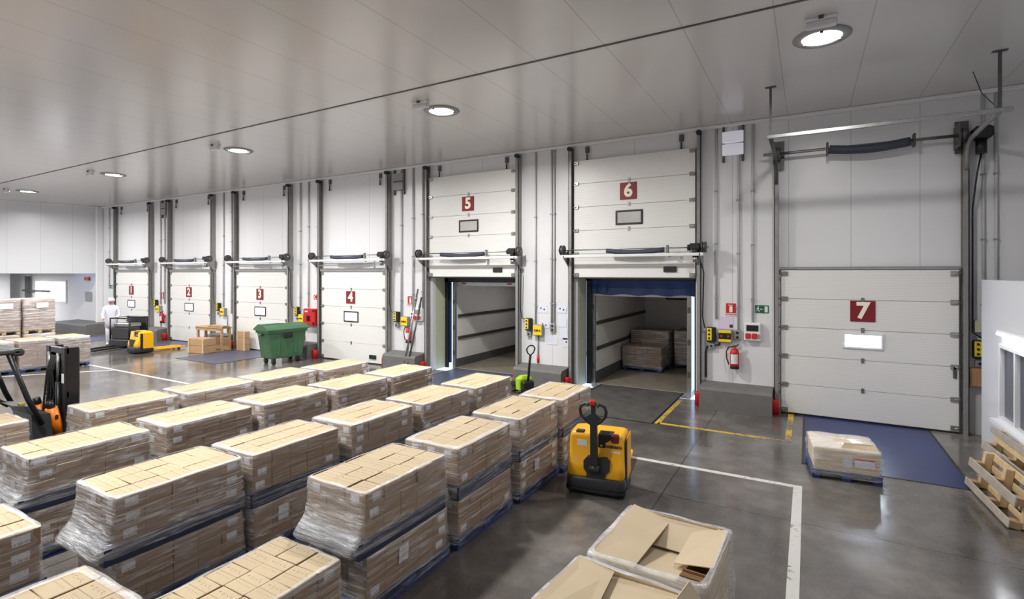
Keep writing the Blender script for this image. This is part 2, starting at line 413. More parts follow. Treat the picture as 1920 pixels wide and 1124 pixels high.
struct(b, 'bright white framed window in the passage'); B('window_pane', PANE, b, (-39.6, 12.56, 1.42, -37.9, 12.58, 2.5), (-37.8, 12.56, 1.42, -35.6, 12.58, 2.5))
def plinth(n, x0, x1, lab, y0=12.02, h=.52):
    b = MB(); b.prism([(y0, 0), (y0, h-.1), (y0+.06, h-.04), (12.59, h), (12.59, 0)], x0, x1, 'x'); struct(b.build('baseboard_%d' % n, PLINTH), lab)
for i, (a, c_, l) in enumerate(((-26.3, -24.95, 'docks one and two'), (-21.3, -20.05, 'docks two and three'), (-16.4, -15.05, 'docks three and four'),
        (-11.55, -10.25, 'docks four and five'), (-6.85, -5.45, 'docks five and six'), (-2.1, -.65, 'docks six and seven'))):
    plinth(i+1, a, c_, 'grey concrete plinth between '+l)
plinth(7, -34.2, -30.4, 'grey concrete plinth under the passage window', 11.5, .5)
# dock tunnels
for i, (o, l) in enumerate(((O5, 'five'), (O6, 'six'))):
    s_ = B('trim_%d' % (5+i), CREAM, None, (o[0]-.1, 12.75, 0, o[0], 13.24, OZ+.1), (o[1], 12.75, 0, o[1]+.1, 13.24, OZ+.1), (o[0], 12.75, OZ, o[1], 13.24, OZ+.1))
    struct(s_, 'cream padded jambs of dock '+l)
    B('black_seal', BLACK, s_, (o[0]+.02, 13.2, 0, o[0]+.14, 13.26, OZ), (o[1]-.14, 13.2, 0, o[1]-.02, 13.26, OZ), (o[0], 13.2, OZ-(.15 if i == 0 else .07), o[1], 13.34 if i == 0 else 13.26, OZ))
def leveller(lab, x0, x1, y0, y1, m):
    t = thing('dock_leveller', lab, 'dock leveller', ((x0+x1)/2, y0, 0), group='levellers in the floor at the docks')
    w = (x1-x0)/2
    b = MB(); b.box(-w, 0, 0, w, y1-y0, .004)
    b.build('deck_plate', m, t)
    B('edge_angle', BLACK, t, (-w-.04, -.03, 0, -w, y1-y0, .006), (w, -.03, 0, w+.04, y1-y0, .006), (-w, -.03, 0, w, 0, .006))
    return t
leveller('blue steel leveller plate in the floor before closed door 7', -.05, 1.97, 9.35, 12.48, LEVEL)
leveller('dark worn leveller plate leading into the trailer at dock 6', -4.8, -2.71, 10.32, 13.3, LEVEL_D)
leveller('bluish grey leveller plate leading into the empty trailer at dock 5', -9.55, -7.45, 10.3, 13.25, LEVEL_G)
leveller('bluish leveller plate in the floor beside the green bin', -19.2, -16.9, 9.9, 12.45, LEVEL_G)
leveller('grey leveller plate in the floor before door 2', -24.2, -22.1, 9.9, 12.45, LEVEL_G)
leveller('grey leveller plate in the floor before door 1', -29.2, -27.1, 9.9, 12.45, LEVEL_G)
# office cabin at the right
b = MB(); X0 = 2.65
b.box(X0, -3.1, 0, X0+.1, 8.1, 2.83); b.box(X0, 10.95, 0, X0+.1, 12.0, 2.83); b.box(X0, 8.1, 0, X0+.1, 10.95, .68); b.box(X0, 8.1, 1.88, X0+.1, 10.95, 2.83)
b.box(X0+.1, 11.9, 0, 5.6, 12.0, 2.83); b.box(X0, -3.1, 2.83, 5.6, 12.0, 2.88)
struct(b.build('wall_office', mat('cabin_panel', S(226, 227, 232), .2, var=.02, scale=1)), 'glossy white wall of the office cabin')
w2 = MB()
for z in (.68, 1.82): w2.box(X0-.03, 8.1, z, X0+.06, 10.95, z+.06)
for y in (8.1, 8.8, 9.5, 10.2, 10.89): w2.box(X0-.03, y, .74, X0+.06, y+.06, 1.82)
w2.box(X0-.12, 8.05, .62, X0+.02, 11.02, .68)
w2 = struct(w2.build('window_2', WHITE), 'white framed sliding window of the office cabin')
B('window_pane', GLASS_D, w2, (X0+.03, 8.14, .74, X0+.045, 10.9, 1.82))
struct(B('floor_cabin', PLINTH, None, (X0+.1, -3.1, 0, 5.6, 11.9, .02)), 'floor inside the office cabin')
struct(B('wall_office_back', WHITE, None, (5.5, -3.1, .02, 5.6, 11.9, 2.83)), 'back wall of the office cabin')

struct(B('wall_block_back', SWALL, None, (-13, -3.1, 0, 2.65, -3, CZ)), 'white wall added behind the viewpoint to block light')  # unseen wall, added to dim the right end of the hall
struct(B('wall_block_right', SWALL, None, (8, -9, 0, 8.15, 12.6, CZ)), 'white wall added beyond the cabin to block light')  # unseen wall, added to keep outside light off the right end
# ---------------------------------------------------------------- ceiling lamps and emergency lights
def ceiling_lamp(x, y, lab, power=1.0):
    t = thing('ceiling_lamp', lab, 'ceiling lamp', (x, y, CZ), group='round recessed lamps along the dock wall')
    b = MB(); b.lathe([(.25, -.012), (.26, -.03), (.35, -.026), (.37, -.012), (.37, 0)], n=40); b.build('rim', GREY, t)
    b = MB(); b.lathe([(0.001, -.02), (.25, -.018), (.255, -.005)], n=40); b.build('diffuser', LAMP, t)
    for k in range(3):
        a = k*2.094+.5; c_, s_ = math.cos(a)*.255, math.sin(a)*.255
        b = MB(); b.box(c_-.02, s_-.02, -.045, c_+.02, s_+.02, -.025); b.build('clip', GALV_D, t)
    ld = bpy.data.lights.new('lamp_light', 'AREA'); ld.shape = 'DISK'; ld.size = .5; ld.energy = LAMP_W*power; ld.color = (1, .985, .95); ld.spread = R(170)
    lo = link('lamp_light', ld, t, (0, 0, -.06))
    return t
LX = (.17, -6.62, -13.6, -20.7, -28.0)
nm = ('nearest the right edge, above dock 7', 'second from the right edge', 'middle one of the five', 'second from the end wall', 'nearest the left end wall')
for x, n_ in zip(LX, nm): ceiling_lamp(x, 8.62, 'round glowing ceiling lamp, '+n_, .35 if x > 0 else 1.15)
for x in LX:
    for y in (1.6, -5.4):
        if x > 0: continue
        ceiling_lamp(x, y, 'round ceiling lamp of the rows behind the viewpoint')
for x, n_ in zip(LX, nm):
    t = thing('emergency_light', 'small white emergency light box by the ceiling lamp '+n_, 'emergency light', (x-.02, 7.97, CZ), group='emergency lights beside the lamps')
    B('housing', WHITE, t, (-.19, -.06, -.05, .19, .06, 0), ch=.01); B('lens', EMER, t, (-.18, -.055, -.13, .18, .055, -.05), ch=.015)
    B('bracket', GALV_D, t, (-.03, -.09, -.04, .03, -.06, 0))

t = thing('passage_lamp', 'square ceiling lamp in the low passage', 'ceiling lamp', (-38.5, 9.6, 2.955))
B('lamp_housing', WHITE, t, (-.6, -.6, -.05, .6, .6, 0)); B('diffuser', LAMP, t, (-.55, -.55, -.06, .55, .55, -.05))
ld = bpy.data.lights.new('lamp_light', 'AREA'); ld.shape = 'SQUARE'; ld.size = 1.0; ld.energy = 260; link('lamp_light', ld, t, (0, 0, -.09))

# ---------------------------------------------------------------- dock doors
DOCKS = ((1, -29.72, -26.5), (2, -24.76, -21.55), (3, -19.86, -16.65), (4, -14.9, -11.8), (5, -10.09, -7.0), (6, -5.31, -2.23), (7, -.53, 2.47))
ROMAN = {1: 'one', 2: 'two', 3: 'three', 4: 'four', 5: 'five', 6: 'six', 7: 'seven'}
def dock_door(n, x0, x1):
    up = n in (5, 6); zb = 2.88 if up else .03; cx = (x0+x1)/2; h = .605
    t = thing('door_%d' % n, 'white sectional dock door with red plate %d, %s' % (n, 'raised' if up else 'closed'), 'dock door', (cx, 12.5, zb), kind='structure', group='numbered dock doors')
    w = (x1-x0)/2-.03
    for k in range(5): B('door_section', DOOR, t, (-w, -.02, k*h+.003, w, .035, (k+1)*h-.003), ch=.006)
    B('bottom_seal', BLACK, t, (-w, -.02, -.03, w, .03, .003))
    wx = -.30 if n == 7 else -.05
    wc = wx+(.0 if n != 7 else .28); wz0, wz1 = 1.31, 1.67
    if n == 7: wz0, wz1 = 1.44, 1.76
    b = MB()
    for q in ((-.34, wz0, .34, wz0+.045), (-.34, wz1-.045, .34, wz1), (-.34, wz0+.045, -.295, wz1-.045), (.295, wz0+.045, .34, wz1-.045)):
        b.box(wc+q[0], -.045, q[1], wc+q[2], -.018, q[3], ch=.006)
    wf = b.build('window_frame', WHITE if n == 7 else BLACK if up else DGREY, t)
    B('window_pane', PANE7 if n == 7 else (mat('grey_pane', S(186, 184, 180), .15) if up else PANE), wf, (wc-.295, -.034, wz0+.045, wc+.295, -.024, wz1-.045))
    sx = wc-.02+(0 if n != 7 else .02); sz = 2.14 if n != 7 else 2.2
    pl = B('number_plate', MAROON, t, (sx-.21, -.034, sz-.21, sx+.21, -.021, sz+.21))
    tag(text('numeral', str(n), .44, IVORY, pl, (sx, -.0365, sz), bold=.016), 'ivory number '+str(n))
    for k in range(1, 5):
        if k == 3 and n != 7: pass
        B('hinge', GALV, t, (wc-.03, -.035, k*h-.05, wc+.03, -.018, k*h+.05), ch=.005)
    for k in range(0, 6):
        z = min(max(k*h, .07), 5*h-.07)
        for s_ in (-1, 1):
            b = MB(); x = s_*(w-.07); b.box(x-.06, -.05, z-.045, x+.06, -.02, z+.045, ch=.006); b.cyl((x, -.045, z), (s_*(w+.05), -.045, z), .014)
            b.build('roller_bracket', GALV, t)
    if up or n == 4: B('pull_handle', BLACK, t, (w-.72, -.06, .14, w-.42, -.02, .27), ch=.01)
    if n == 7: B('lock_bolt', GALV_D, t, (w-.09, -.05, 1.0, w-.04, -.02, 1.22), ch=.006)
    return t
def lift_frame(n, x0, x1):
    cx = (x0+x1)/2; w = (x1-x0)/2
    t = thing('door_lift_frame', 'steel lift tracks, sprung shaft and motor over dock door %d' % n, 'lift frame', (cx, 12.6, 0), group='lift frames over the dock doors')
    top = CZ-.1 if n < 7 else 5.4
    for s_ in (-1, 1):
        b = MB(); a, c_ = (s_*(w+.015), s_*(w+.10)); lo, hi = min(a, c_), max(a, c_)
        b.box(lo, -.02, 0, hi, -.001, top)                       # back plate on the wall
        f = s_*(w+.10); b.box(min(f, f-.014*s_), -.2, 0, max(f, f-.014*s_), -.02, top)   # outer flange
        b.box(lo, -.2, 0, hi, -.19, top)                          # front lip
        b.build('track', TRACK, t)
    if n < 7:
        Z = 3.58; Y = -.34
        b = MB(); b.cyl((-w-.32, Y, Z), (w+.3, Y, Z), .014, 8); b.build('shaft', GALV, t)
        # spring sleeve sagging a little on the shaft
        a, c_ = (-.78, .72) if n < 5 else ((-.9, .62) if n == 5 else (-.55, .85))
        pts = [(a+(c_-a)*k/12, Y, Z-.035-.05*math.sin(math.pi*k/12)) for k in range(13)]
        b = MB(); b.tube(pts, .058, 12); b.build('spring_sleeve', SPRING, t)
        for s_ in (-1, 1):
            x = s_*(w+.2)
            b = MB(); b.cyl((x-.03, Y, Z), (x+.03, Y, Z), .11, 18); b.cyl((x-.045, Y, Z), (x-.03, Y, Z), .13, 18); b.cyl((x+.03, Y, Z), (x+.045, Y, Z), .13, 18); b.build('cable_drum', GALV_D, t)
            b = MB(); xx = s_*(w+.12); b.prism([(-.002, 3.1), (-.002, 3.62), (-.1, 3.62), (-.46, 3.44), (-.46, 3.38), (-.1, 3.12)], xx-.012, xx+.012, 'x'); b.build('end_bracket', GALV, t)
        B('crossbar', WHITE, t, (-w-.2, -.46, 3.385, w+.2, -.40, 3.455), ch=.008)
        b = MB(); b.cyl((w+.02, Y-.02, Z+.05), (w+.02, Y-.02, Z-.22), .075, 16); b.box(w-.1, Y-.12, Z-.05, w+.12, Y+.1, Z+.09, ch=.02); b.cyl((w-.16, Y, Z), (w-.1, Y, Z), .07, 14); b.build('motor', BLACK, t)
        b = MB(); b.cyl((w+.02, Y-.02, Z-.2), (w+.02, Y-.02, Z-.34), .06, 14); b.build('gear_cap', GALV, t)
        x = c_+.08; b = MB(); b.box(x-.03, Y-.05, Z-.16, x+.03, Y+.05, Z+.07, ch=.015); b.tube([(x, Y, Z-.14), (x+.03, Y, Z-.21), (x+.08, Y, Z-.19)], .014, 8); b.build('spring_clamp', GALV, t)
        if n < 5:
            B('header', TRACK, t, (-w, -.16, 3.05, w, -.002, 3.15)); B('header_rail', GALV, t, (-w, -.3, 3.24, w, -.27, 3.27))
        for s_ in (-1, 1):
            x = s_*(w-.36); b = MB(); b.box(x-.05, -.06, CZ-.28, x+.05, -.005, CZ-.12, ch=.01); b.cyl((x, -.05, CZ-.3), (x, -.05, CZ-.46), .02, 8); b.cyl((x, -.05, CZ-.46), (x, -.05, CZ-.5), .035, 10); b.build('stop_bracket', GALV_D, t)
            b = MB(); b.cyl((s_*(w+.06), -.26, CZ-.17), (s_*(w+.06), -.1, CZ-.17), .055, 14); b.build('top_roller', BLACK, t)
        pts = [(w+.11, -.25, 3.3), (w+.16, -.14, 3.0), (w+.13, -.12, 2.0), (w+.17, -.1, 1.75), (w+.3, -.07, 1.72)]
        b = MB(); b.tube(pts, .013, 8); b.build('motor_cable', BLACK, t)
    else:
        Z = 5.52; Y = -.3
        b = MB(); b.cyl((-w-.3, Y, Z), (w+.1, Y, Z), .03, 10); b.build('shaft', GALV, t)
        a, c_ = -.6, .72
        pts = [(a+(c_-a)*k/14, Y-.02, Z-.02-.06*math.sin(math.pi*k/14)) for k in range(15)]
        b = MB(); b.tube(pts, .085, 14); b.build('spring_sleeve', SPRING, t)
        for x in (a-.03, c_+.05):
            b = MB(); b.box(x-.02, Y-.1, Z-.14, x+.02, Y+.06, Z+.12, ch=.015); b.build('spring_clamp', GALV_D, t)
        for s_, l in ((-1, 0), (1, 1)):
            x = s_*(w+.01)
            b = MB(); b.cyl((x-.06, Y, Z), (x+.04, Y, Z), .13, 18); b.cyl((x-.075, Y, Z), (x-.06, Y, Z), .155, 18); b.build('cable_drum', GALV_D, t)
            B('end_bracket', GALV_D, t, (x-.1, -.45, Z-.22, x-.08, -.002, Z+.2), (x-.1, -.1, Z-.3, x+.1, -.08, Z+.3))
            # curved track running out into the hall, hung from the ceiling
            pts = [(s_*(w+.06), -.22, 4.9), (s_*(w+.06), -.23, 5.15), (s_*(w+.06), -.32, 5.33), (s_*(w+.06), -.5, 5.41), (s_*(w+.06), -1.2, 5.44), (s_*(w+.06), -2.12, 5.46)]
            b = MB(); b.tube(pts, .038, 8); b.build('curved_track', TRACK if l else GALV_D, t)
            b = MB(); x = s_*(w+.06)
            b.box(x-.02, -2.12, 5.46, x+.02, -2.08, CZ-.01); b.box(x-.09, -2.14, CZ-.012, x+.09, -2.06, CZ); b.tube([(x-.02, -2.1, 5.5), (x-.1, -1.6, 5.9), (x-.12, -1.2, CZ)], .008, 6) if l else None
            b.build('hanger', GALV_D, t)
        B('crossbar', GALV, t, (-w-.12, -2.16, 5.43, w+.2, -2.11, 5.5), ch=.008)
        b = MB(); b.box(w+.12, -.42, Z-.1, w+.4, -.1, Z+.12, ch=.04); b.cyl((w+.25, -.26, Z-.1), (w+.25, -.26, Z-.36), .08, 14); b.build('motor', BLACK, t)
        B('header', TRACK, t, (-w, -.11, 3.09, w, -.05, 3.125))
        b = MB(); b.tube([(w+.25, -.26, Z-.36), (w+.2, -.22, 4.8), (w+.16, -.12, 4.2), (w+.16, -.12, 1.9), (w+.3, -.1, 1.8)], .014, 8); b.build('motor_cable', BLACK, t)
    return t
for n, x0, x1 in DOCKS:
    dock_door(n, x0, x1); lift_frame(n, x0, x1)
    for s_, x in ((0, x0-.09), (1, x1+.09)):
        if n == 7 and s_: continue
        b = MB(); b.lathe([(.001, .3), (.095, .3), (.1, .28), (.1, 0), (.001, 0)][::-1], n=18)
        o = b.build('track_guard', RED, None, (x, 12.3, 0)); tag(o, 'red steel guard at the foot of the %s track of dock door %d' % (('left', 'right')[s_], n), 'bollard', 'red track guards')

# ---------------------------------------------------------------- wall fittings
FY = 12.595
def conduit(x, z0, z1, lab, m=GREY, r=.022, hook=False):
    b = MB(); pts = [(0, 0, 0), (0, 0, z1-z0-.12), (0, -.0, z1-z0-.1), (-.05, -.03, z1-z0)] if hook else [(0, 0, 0), (0, 0, z1-z0)]
    b.tube(pts, r, 8)
    o = b.build('cable_conduit', m, None, (x, FY-r, z0))
    for k in range(int((z1-z0)/1.2)):
        B('pipe_clip', GREY, o, (-r-.012, -r-.004, .5+k*1.2, r+.012, r, .53+k*1.2))
    return tag(o, lab, 'conduit', 'cable conduits on the dock wall')
CG = mat('conduit_grey', S(200, 200, 202), .45)
cz = CZ-.09
for x, z0, lab in ((-30.6, 2.35, 'thin grey conduit left of dock door 1'), (-25.72, 1.55, 'grey conduit left of the wall panel between docks one and two'), (-25.38, 1.6, 'grey conduit below the wall panel between docks one and two'),
    (-20.85, 1.6, 'left grey conduit between docks two and three'), (-20.3, 1.35, 'right grey conduit between docks two and three'),
    (-16.1, 1.6, 'left grey conduit between docks three and four'), (-15.65, 1.75, 'right grey conduit between docks three and four'),
    (-11.25, 1.6, 'left grey conduit between docks four and five'), (-10.77, 1.8, 'middle grey conduit between docks four and five'), (-10.38, 1.9, 'right grey conduit between docks four and five'),
    (-6.45, 1.6, 'left grey conduit between docks five and six'), (-5.97, 1.66, 'left one of the paired conduits above the switch box'), (-5.89, 1.66, 'right one of the paired conduits above the switch box'),
    (-1.82, 1.95, 'left grey conduit between docks six and seven'), (-1.35, 1.72, 'middle grey conduit between docks six and seven'), (-1.06, 1.9, 'right grey conduit above the socket panel'),
    (2.80, 1.9, 'left grey conduit right of dock door 7'), (2.98, 1.9, 'right grey conduit right of dock door 7')):
    conduit(x, z0, cz, lab, CG, .026 if x > -7 else .03, False)
o = conduit(-15.14, 1.72, CZ-.005, 'red fire pipe running down to the hose cabinet', RED, .035); o['category'] = 'pipe'; o['group'] = 'fire pipe'; o.name = 'fire_pipe'
for x, z0, z1, lab in ((-6.38, .54, 1.32, 'short conduit below the control box of dock 5'), (-11.0, .54, 1.36, 'short conduit below the control box of dock 4'), (-15.9, .54, 1.2, 'short conduit below the control box of dock 3'), (-25.72, .54, 1.2, 'short conduit below the control box of dock 1'), (-20.6, .54, 1.26, 'short conduit below the control box of dock 2')):
    o = conduit(x, z0, z1, lab, GREY, .02)
    if x in (-6.38, -15.9): q = MB(); q.cyl((0, -.0, .02), (0, -.0, .22), .034, 12); tag(q.build('pipe_sleeve', RED_P, o), 'red sleeve')
b = MB(); b.tube([(-1.72, 0, 1.5), (-1.76, 0, 1.36), (-1.9, 0, 1.34), (-2.02, 0, 1.3), (-2.04, 0, 1.2), (-2.04, 0, .6)], .022, 8)
tag(b.build('cable_conduit', DGREY, None, (0, FY-.03, 0)), 'dark bent conduit below the control box of dock 6', 'conduit', 'cable conduits on the dock wall')
def control(n, x):
    t = thing('door_control', 'yellow and black push button control box of dock %d' % n, 'control box', (x, FY, 1.42), group='door control boxes')
    B('case', BLACK, t, (-.1, -.12, .0, .1, 0, .34), ch=.02)
    B('front_plate', YEL_B, t, (-.085, -.135, .04, .02, -.118, .32), ch=.006)
    for k in range(3):
        b = MB(); b.cyl((-.035, -.135, .09+.09*k), (-.035, -.15, .09+.09*k), .022, 12); b.build('push_button', BLACK, t)
    b = B('switch_box', GREY, t, (-.06, -.08, -.16, .07, 0, -.03), ch=.012)
    q = MB(); q.cyl((0, -.08, -.09), (0, -.1, -.09), .025, 12); q.build('switch_knob', BLACK, b)
    return t
def leveller_box(n, x, z, strip=False):
    t = thing('leveller_control', 'grey and yellow leveller control box of dock %d' % n, 'control box', (x, FY, z), group='leveller control boxes')
    B('case', GREY, t, (-.14, -.14, 0, .14, 0, .3), ch=.012)
    b = B('front_plate', YEL_B, t, (-.13, -.15, .02, .13, -.138, .28), ch=.004)
    if strip: B('black_band', BLACK, t, (-.13, -.153, .08, .13, -.149, .22))
    for k, m in enumerate((RED_P, BLACK, RED_P)):
        q = MB(); q.cyl((.07-.07*k, -.15, .15), (.07-.07*k, -.175, .15), .024, 12); q.build('push_button', m, t)
    return t
def socket(x, z, lab, m=GREY):
    t = thing('wall_switch', lab, 'switch box', (x, FY, z), group='small switch boxes')
    B('case', m, t, (-.075, -.07, 0, .075, 0, .22), ch=.01)
    for k in range(2):
        q = MB(); q.cyl((0, -.07, .06+.1*k), (0, -.085, .06+.1*k), .03, 14); q.build('switch_dial', BLACK, t)
    return t
for n, x in ((1, -26.06), (2, -21.14), (3, -16.2), (4, -11.42), (5, -6.64), (6, -1.92), (7, 2.74)): control(n, x)
for n, x, z in ((1, -25.78, 1.2), (2, -20.78, 1.26), (3, -15.94, 1.2), (4, -11.05, 1.32), (5, -6.34, 1.3)): leveller_box(n, x, z)
leveller_box(6, -1.62, 1.43, True)
tag(B('switch_cover', CREAM, None, (-.09, -.1, 0, .09, 0, .22), ch=.012, loc=(2.76, FY, 1.9)), 'cream cover box above the control box right of door 7', 'switch box')
tag(B('terminal_box', mat('salmon_box', S(196, 150, 110), .5), None, (-.14, -.12, 0, .14, 0, .34), ch=.015, loc=(2.72, FY, .9)), 'salmon terminal box below the control box right of door 7', 'terminal box')
socket(-1.37, 1.5, 'small double switch right of the control boxes of dock 6'); socket(-5.93, 1.42, 'grey double switch at the foot of the paired conduits'); socket(-10.78, 1.55, 'white double switch above the extinguisher by dock 5', WHITE)
def socket_panel(x, z, lab):
    t = thing('socket_panel', lab, 'socket panel', (x, FY, z), group='power socket panels')
    B('case', WHITE, t, (-.17, -.12, 0, .17, 0, .4), ch=.02); B('cover_window', SCREEN if x > -5 else GREY, t, (-.12, -.135, .22, .12, -.118, .35), ch=.006)
    for k in (-1, 0): B('socket_flap', RED_P, t, (-.01+.13*k-.0, -.15, .05, .1+.13*k, -.118, .17), ch=.015)
    B('outlet', GREY, t, (.11, -.135, .06, .155, -.118, .16), ch=.006)
socket_panel(-1.06, 1.5, 'white power panel with two red sockets under the exit sign'); socket_panel(-10.52, 1.5, 'white power panel with two red sockets beside the leaning poles')

def sign_plate(name, x, z, w, h, m, lab, cat, group=None):
    t = thing(name, lab, cat, (x, FY, z), group=group); B('plate', m, t, (-w/2, -.006, -h/2, w/2, 0, h/2)); return t
def ext_sign(x, z, lab, s=1):
    t = sign_plate('extinguisher_sign', x, z, .24*s, .32*s, WHITE, lab, 'sign', 'red extinguisher signs')
    B('red_field', RED, t, (-.11*s, -.009, -.085*s, .11*s, -.006, .15*s)); 
    b = MB(); b.box(-.035*s, -.012, -.06*s, .035*s, -.009, .07*s); b.box(-.018*s, -.012, .07*s, .018*s, -.009, .11*s); b.box(-.06*s, -.012, .095*s, .04*s, -.009, .115*s); b.build('extinguisher_symbol', WHITE, t)
    text('caption', 'EXTINTOR', .05*s, RED, t, (0, -.0085, -.12*s), bold=.001)
ext_sign(-1.51, 2.17, 'red and white extinguisher sign beside the exit sign', .95); ext_sign(-10.9, 2.11, 'red and white extinguisher sign left of dock door 5'); ext_sign(-25.6, 1.95, 'red and white extinguisher sign right of dock door 1')
t = sign_plate('hose_sign', -15.3, 2.08, .24, .3, WHITE, 'red fire hose sign above the red hose cabinet', 'sign'); B('red_field', RED, t, (-.1, -.009, -.04, .1, -.006, .13))
b = MB(); b.tube([(.06*math.cos(a*.4), -.01, .045+.06*math.sin(a*.4)) for a in range(3, 15)], .012, 6); b.build('hose_symbol', WHITE, t)
def exit_sign(x, z, lab, w=.27):
    t = sign_plate('exit_sign', x, z, w, .17, GREEN_S, lab, 'sign', 'green exit signs'); k = w/.27
    b = MB(); b.box(.055*k, -.009, -.065, .115*k, -.006, .065); b.build('door_symbol', WHITE, t)
    b = MB(); b.box(-.03*k, -.009, -.006, .035*k, -.006, .006); b.prism([(-.04*k, 0), (-.012*k, .026), (-.012*k, -.026)], -.009, -.006, 'y'); b.build('arrow_symbol', WHITE, t)
    b = MB(); b.cyl((-.072*k, -.006, .05), (-.072*k, -.009, .05), .014, 12)
    for q in ([(-.085, .03), (-.075, -.01)], [(-.075, -.01), (-.05, -.03)], [(-.05, -.03), (-.058, -.06)], [(-.075, -.01), (-.095, -.035)], [(-.095, -.035), (-.118, -.04)], [(-.083, .025), (-.055, .012)], [(-.083, .025), (-.108, .005)]):
        b.tube([(q[0][0]*k, -.008, q[0][1]), (q[1][0]*k, -.008, q[1][1])], .009, 6)
    b.build('running_figure', WHITE, t)
exit_sign(-.88, 2.2, 'green exit sign with running figure left of dock door 7'); exit_sign(-25.1, 1.95, 'green exit sign left of dock door 2', .3); exit_sign(-30.5, 2.3, 'green exit sign left of dock door 1', .45)
def extinguisher(x, z, lab):
    t = thing('fire_extinguisher', lab, 'fire extinguisher', (x, FY-.12, z), group='red fire extinguishers'); k = 1.0
    b = MB(); b.lathe([(.001, 0), (.08, 0), (.092, .02), (.092, .36), (.08, .41), (.04, .45), (.025, .46), (.025, .48), (.001, .48)], n=20); b.build('cylinder', RED, t)
    b = MB(); b.lathe([(.094, .0), (.094, .07)], n=20); b.build('base_ring', BLACK, t)
    b = MB(); b.prism([(-.02, .47), (.02, .47), (.1, .55), (.09, .56), (0, .52), (-.03, .53)], -.015, .015, 'y'); b.build('trigger_handle', GALV_D, t)
    b = MB(); b.tube([(-.02, 0, .49), (-.12, -.02, .48), (-.17, -.02, .38), (-.16, -.02, .22), (-.115, -.03, .09)], .014, 8); b.build('hose', BLACK, t)
    b = MB(); n_ = 8
    A = [b.P((.0945*math.cos(R(-140+100*i/n_)), .0945*math.sin(R(-140+100*i/n_)), .12)) for i in range(n_+1)]; C_ = [b.P((.0945*math.cos(R(-140+100*i/n_)), .0945*math.sin(R(-140+100*i/n_)), .33)) for i in range(n_+1)]
    for i in range(n_): b.F((A[i], A[i+1], C_[i+1], C_[i]))
    b.build('instruction_label', LABEL, t); B('wall_bracket', GALV_D, t, (-.03, .08, .25, .03, .12, .33))
extinguisher(-1.42, .86, 'red fire extinguisher on the wall left of dock door 7'); extinguisher(-10.88, .8, 'red fire extinguisher on the wall left of dock door 5'); extinguisher(-25.4, .72, 'red fire extinguisher on the wall between docks one and two')
t = thing('hose_cabinet', 'red fire hose cabinet on the wall left of dock door 4', 'hose cabinet', (-15.4, FY, 1.12)); B('case', RED, t, (-.31, -.2, 0, .31, 0, .6), ch=.012)
q = B('cabinet_door', RED, t, (-.3, -.22, .01, .3, -.2, .59), ch=.008); B('glass', SCREEN, q, (-.12, -.226, .16, .06, -.219, .36)); B('handle', WHITE, q, (-.2, -.235, .48, -.06, -.22, .53))
for z in (.05, .5): B('lock', BLACK, q, (.2, -.24, z, .29, -.22, z+.08))
# framed panels high on the wall
def panel_box(x, lab, light):
    t = thing('wall_panel_unit', lab, 'wall unit', (x, FY, 5.62), group='framed units high on the dock wall')
    for s_ in (-1, 1): B('rail', GALV_D, t, (s_*.2-.025, -.06, -.12, s_*.2+.025, 0, .68), ch=.006)
    for k in range(2):
        B('panel', PANEL_L if light else GREY, t, (-.22, -.13, .02+.28*k, .22, -.06, .27+.28*k), ch=.01)
panel_box(-1.46, 'bluish framed panel unit high on the wall between docks six and seven', True); panel_box(-11.34, 'grey framed panel unit high on the wall left of dock door 5', False); panel_box(-25.36, 'grey framed panel unit high on the wall left of dock door 2', False)
# notices taped to the wall between docks 5 and 6
for k, (x, z, w, h) in enumerate(((-6.25, 2.02, .3, .22), (-5.68, 2.03, .3, .2), (-5.42, 1.9, .24, .3), (-6.2, 1.6, .3, .2), (-5.66, 1.72, .24, .32), (-5.95, 1.18, .3, .22), (-5.62, 1.38, .22, .3), (-5.4, 1.55, .2, .3), (-5.5, 1.15, .3, .24))):
    b = MB(); b.box(-w/2, -.003, -h/2, w/2, 0, h/2); o = b.build('notice_sheet', mat('pale_notice', S(222, 226, 238), .6, var=.02), None, (x, FY, z))
    tag(o, ('pale paper notice taped up beside dock 6, %s' % ('top left', 'top middle, with three black marks', 'top right', 'left by the control box', 'second row, right of the switch', 'bottom left under the switch', 'third row, narrow', 'right edge, narrow', 'lowest, with two dark marks')[k]), 'notice', 'paper notices between docks five and six')
    if k in (0, 1, 3, 8, 2):
        for j in range(2):
            q = MB(); q.cyl((-.05+.1*j, -.003, .02-.03*j), (-.05+.1*j, -.006, .02-.03*j), .022, 10); q.build('printed_mark', BLACK if k != 3 else RED, o)
o = B('notice_sheet', mat('lilac_notice', S(222, 204, 226), .6, var=.03), None, (-.16, -.003, -.14, .16, 0, .14), loc=(-1.62, FY, 1.86)); tag(o, 'lilac paper notice under the extinguisher sign by dock 7', 'notice'); B('printed_mark', DGREY, o, (.08, -.006, -.1, .15, -.003, -.03))

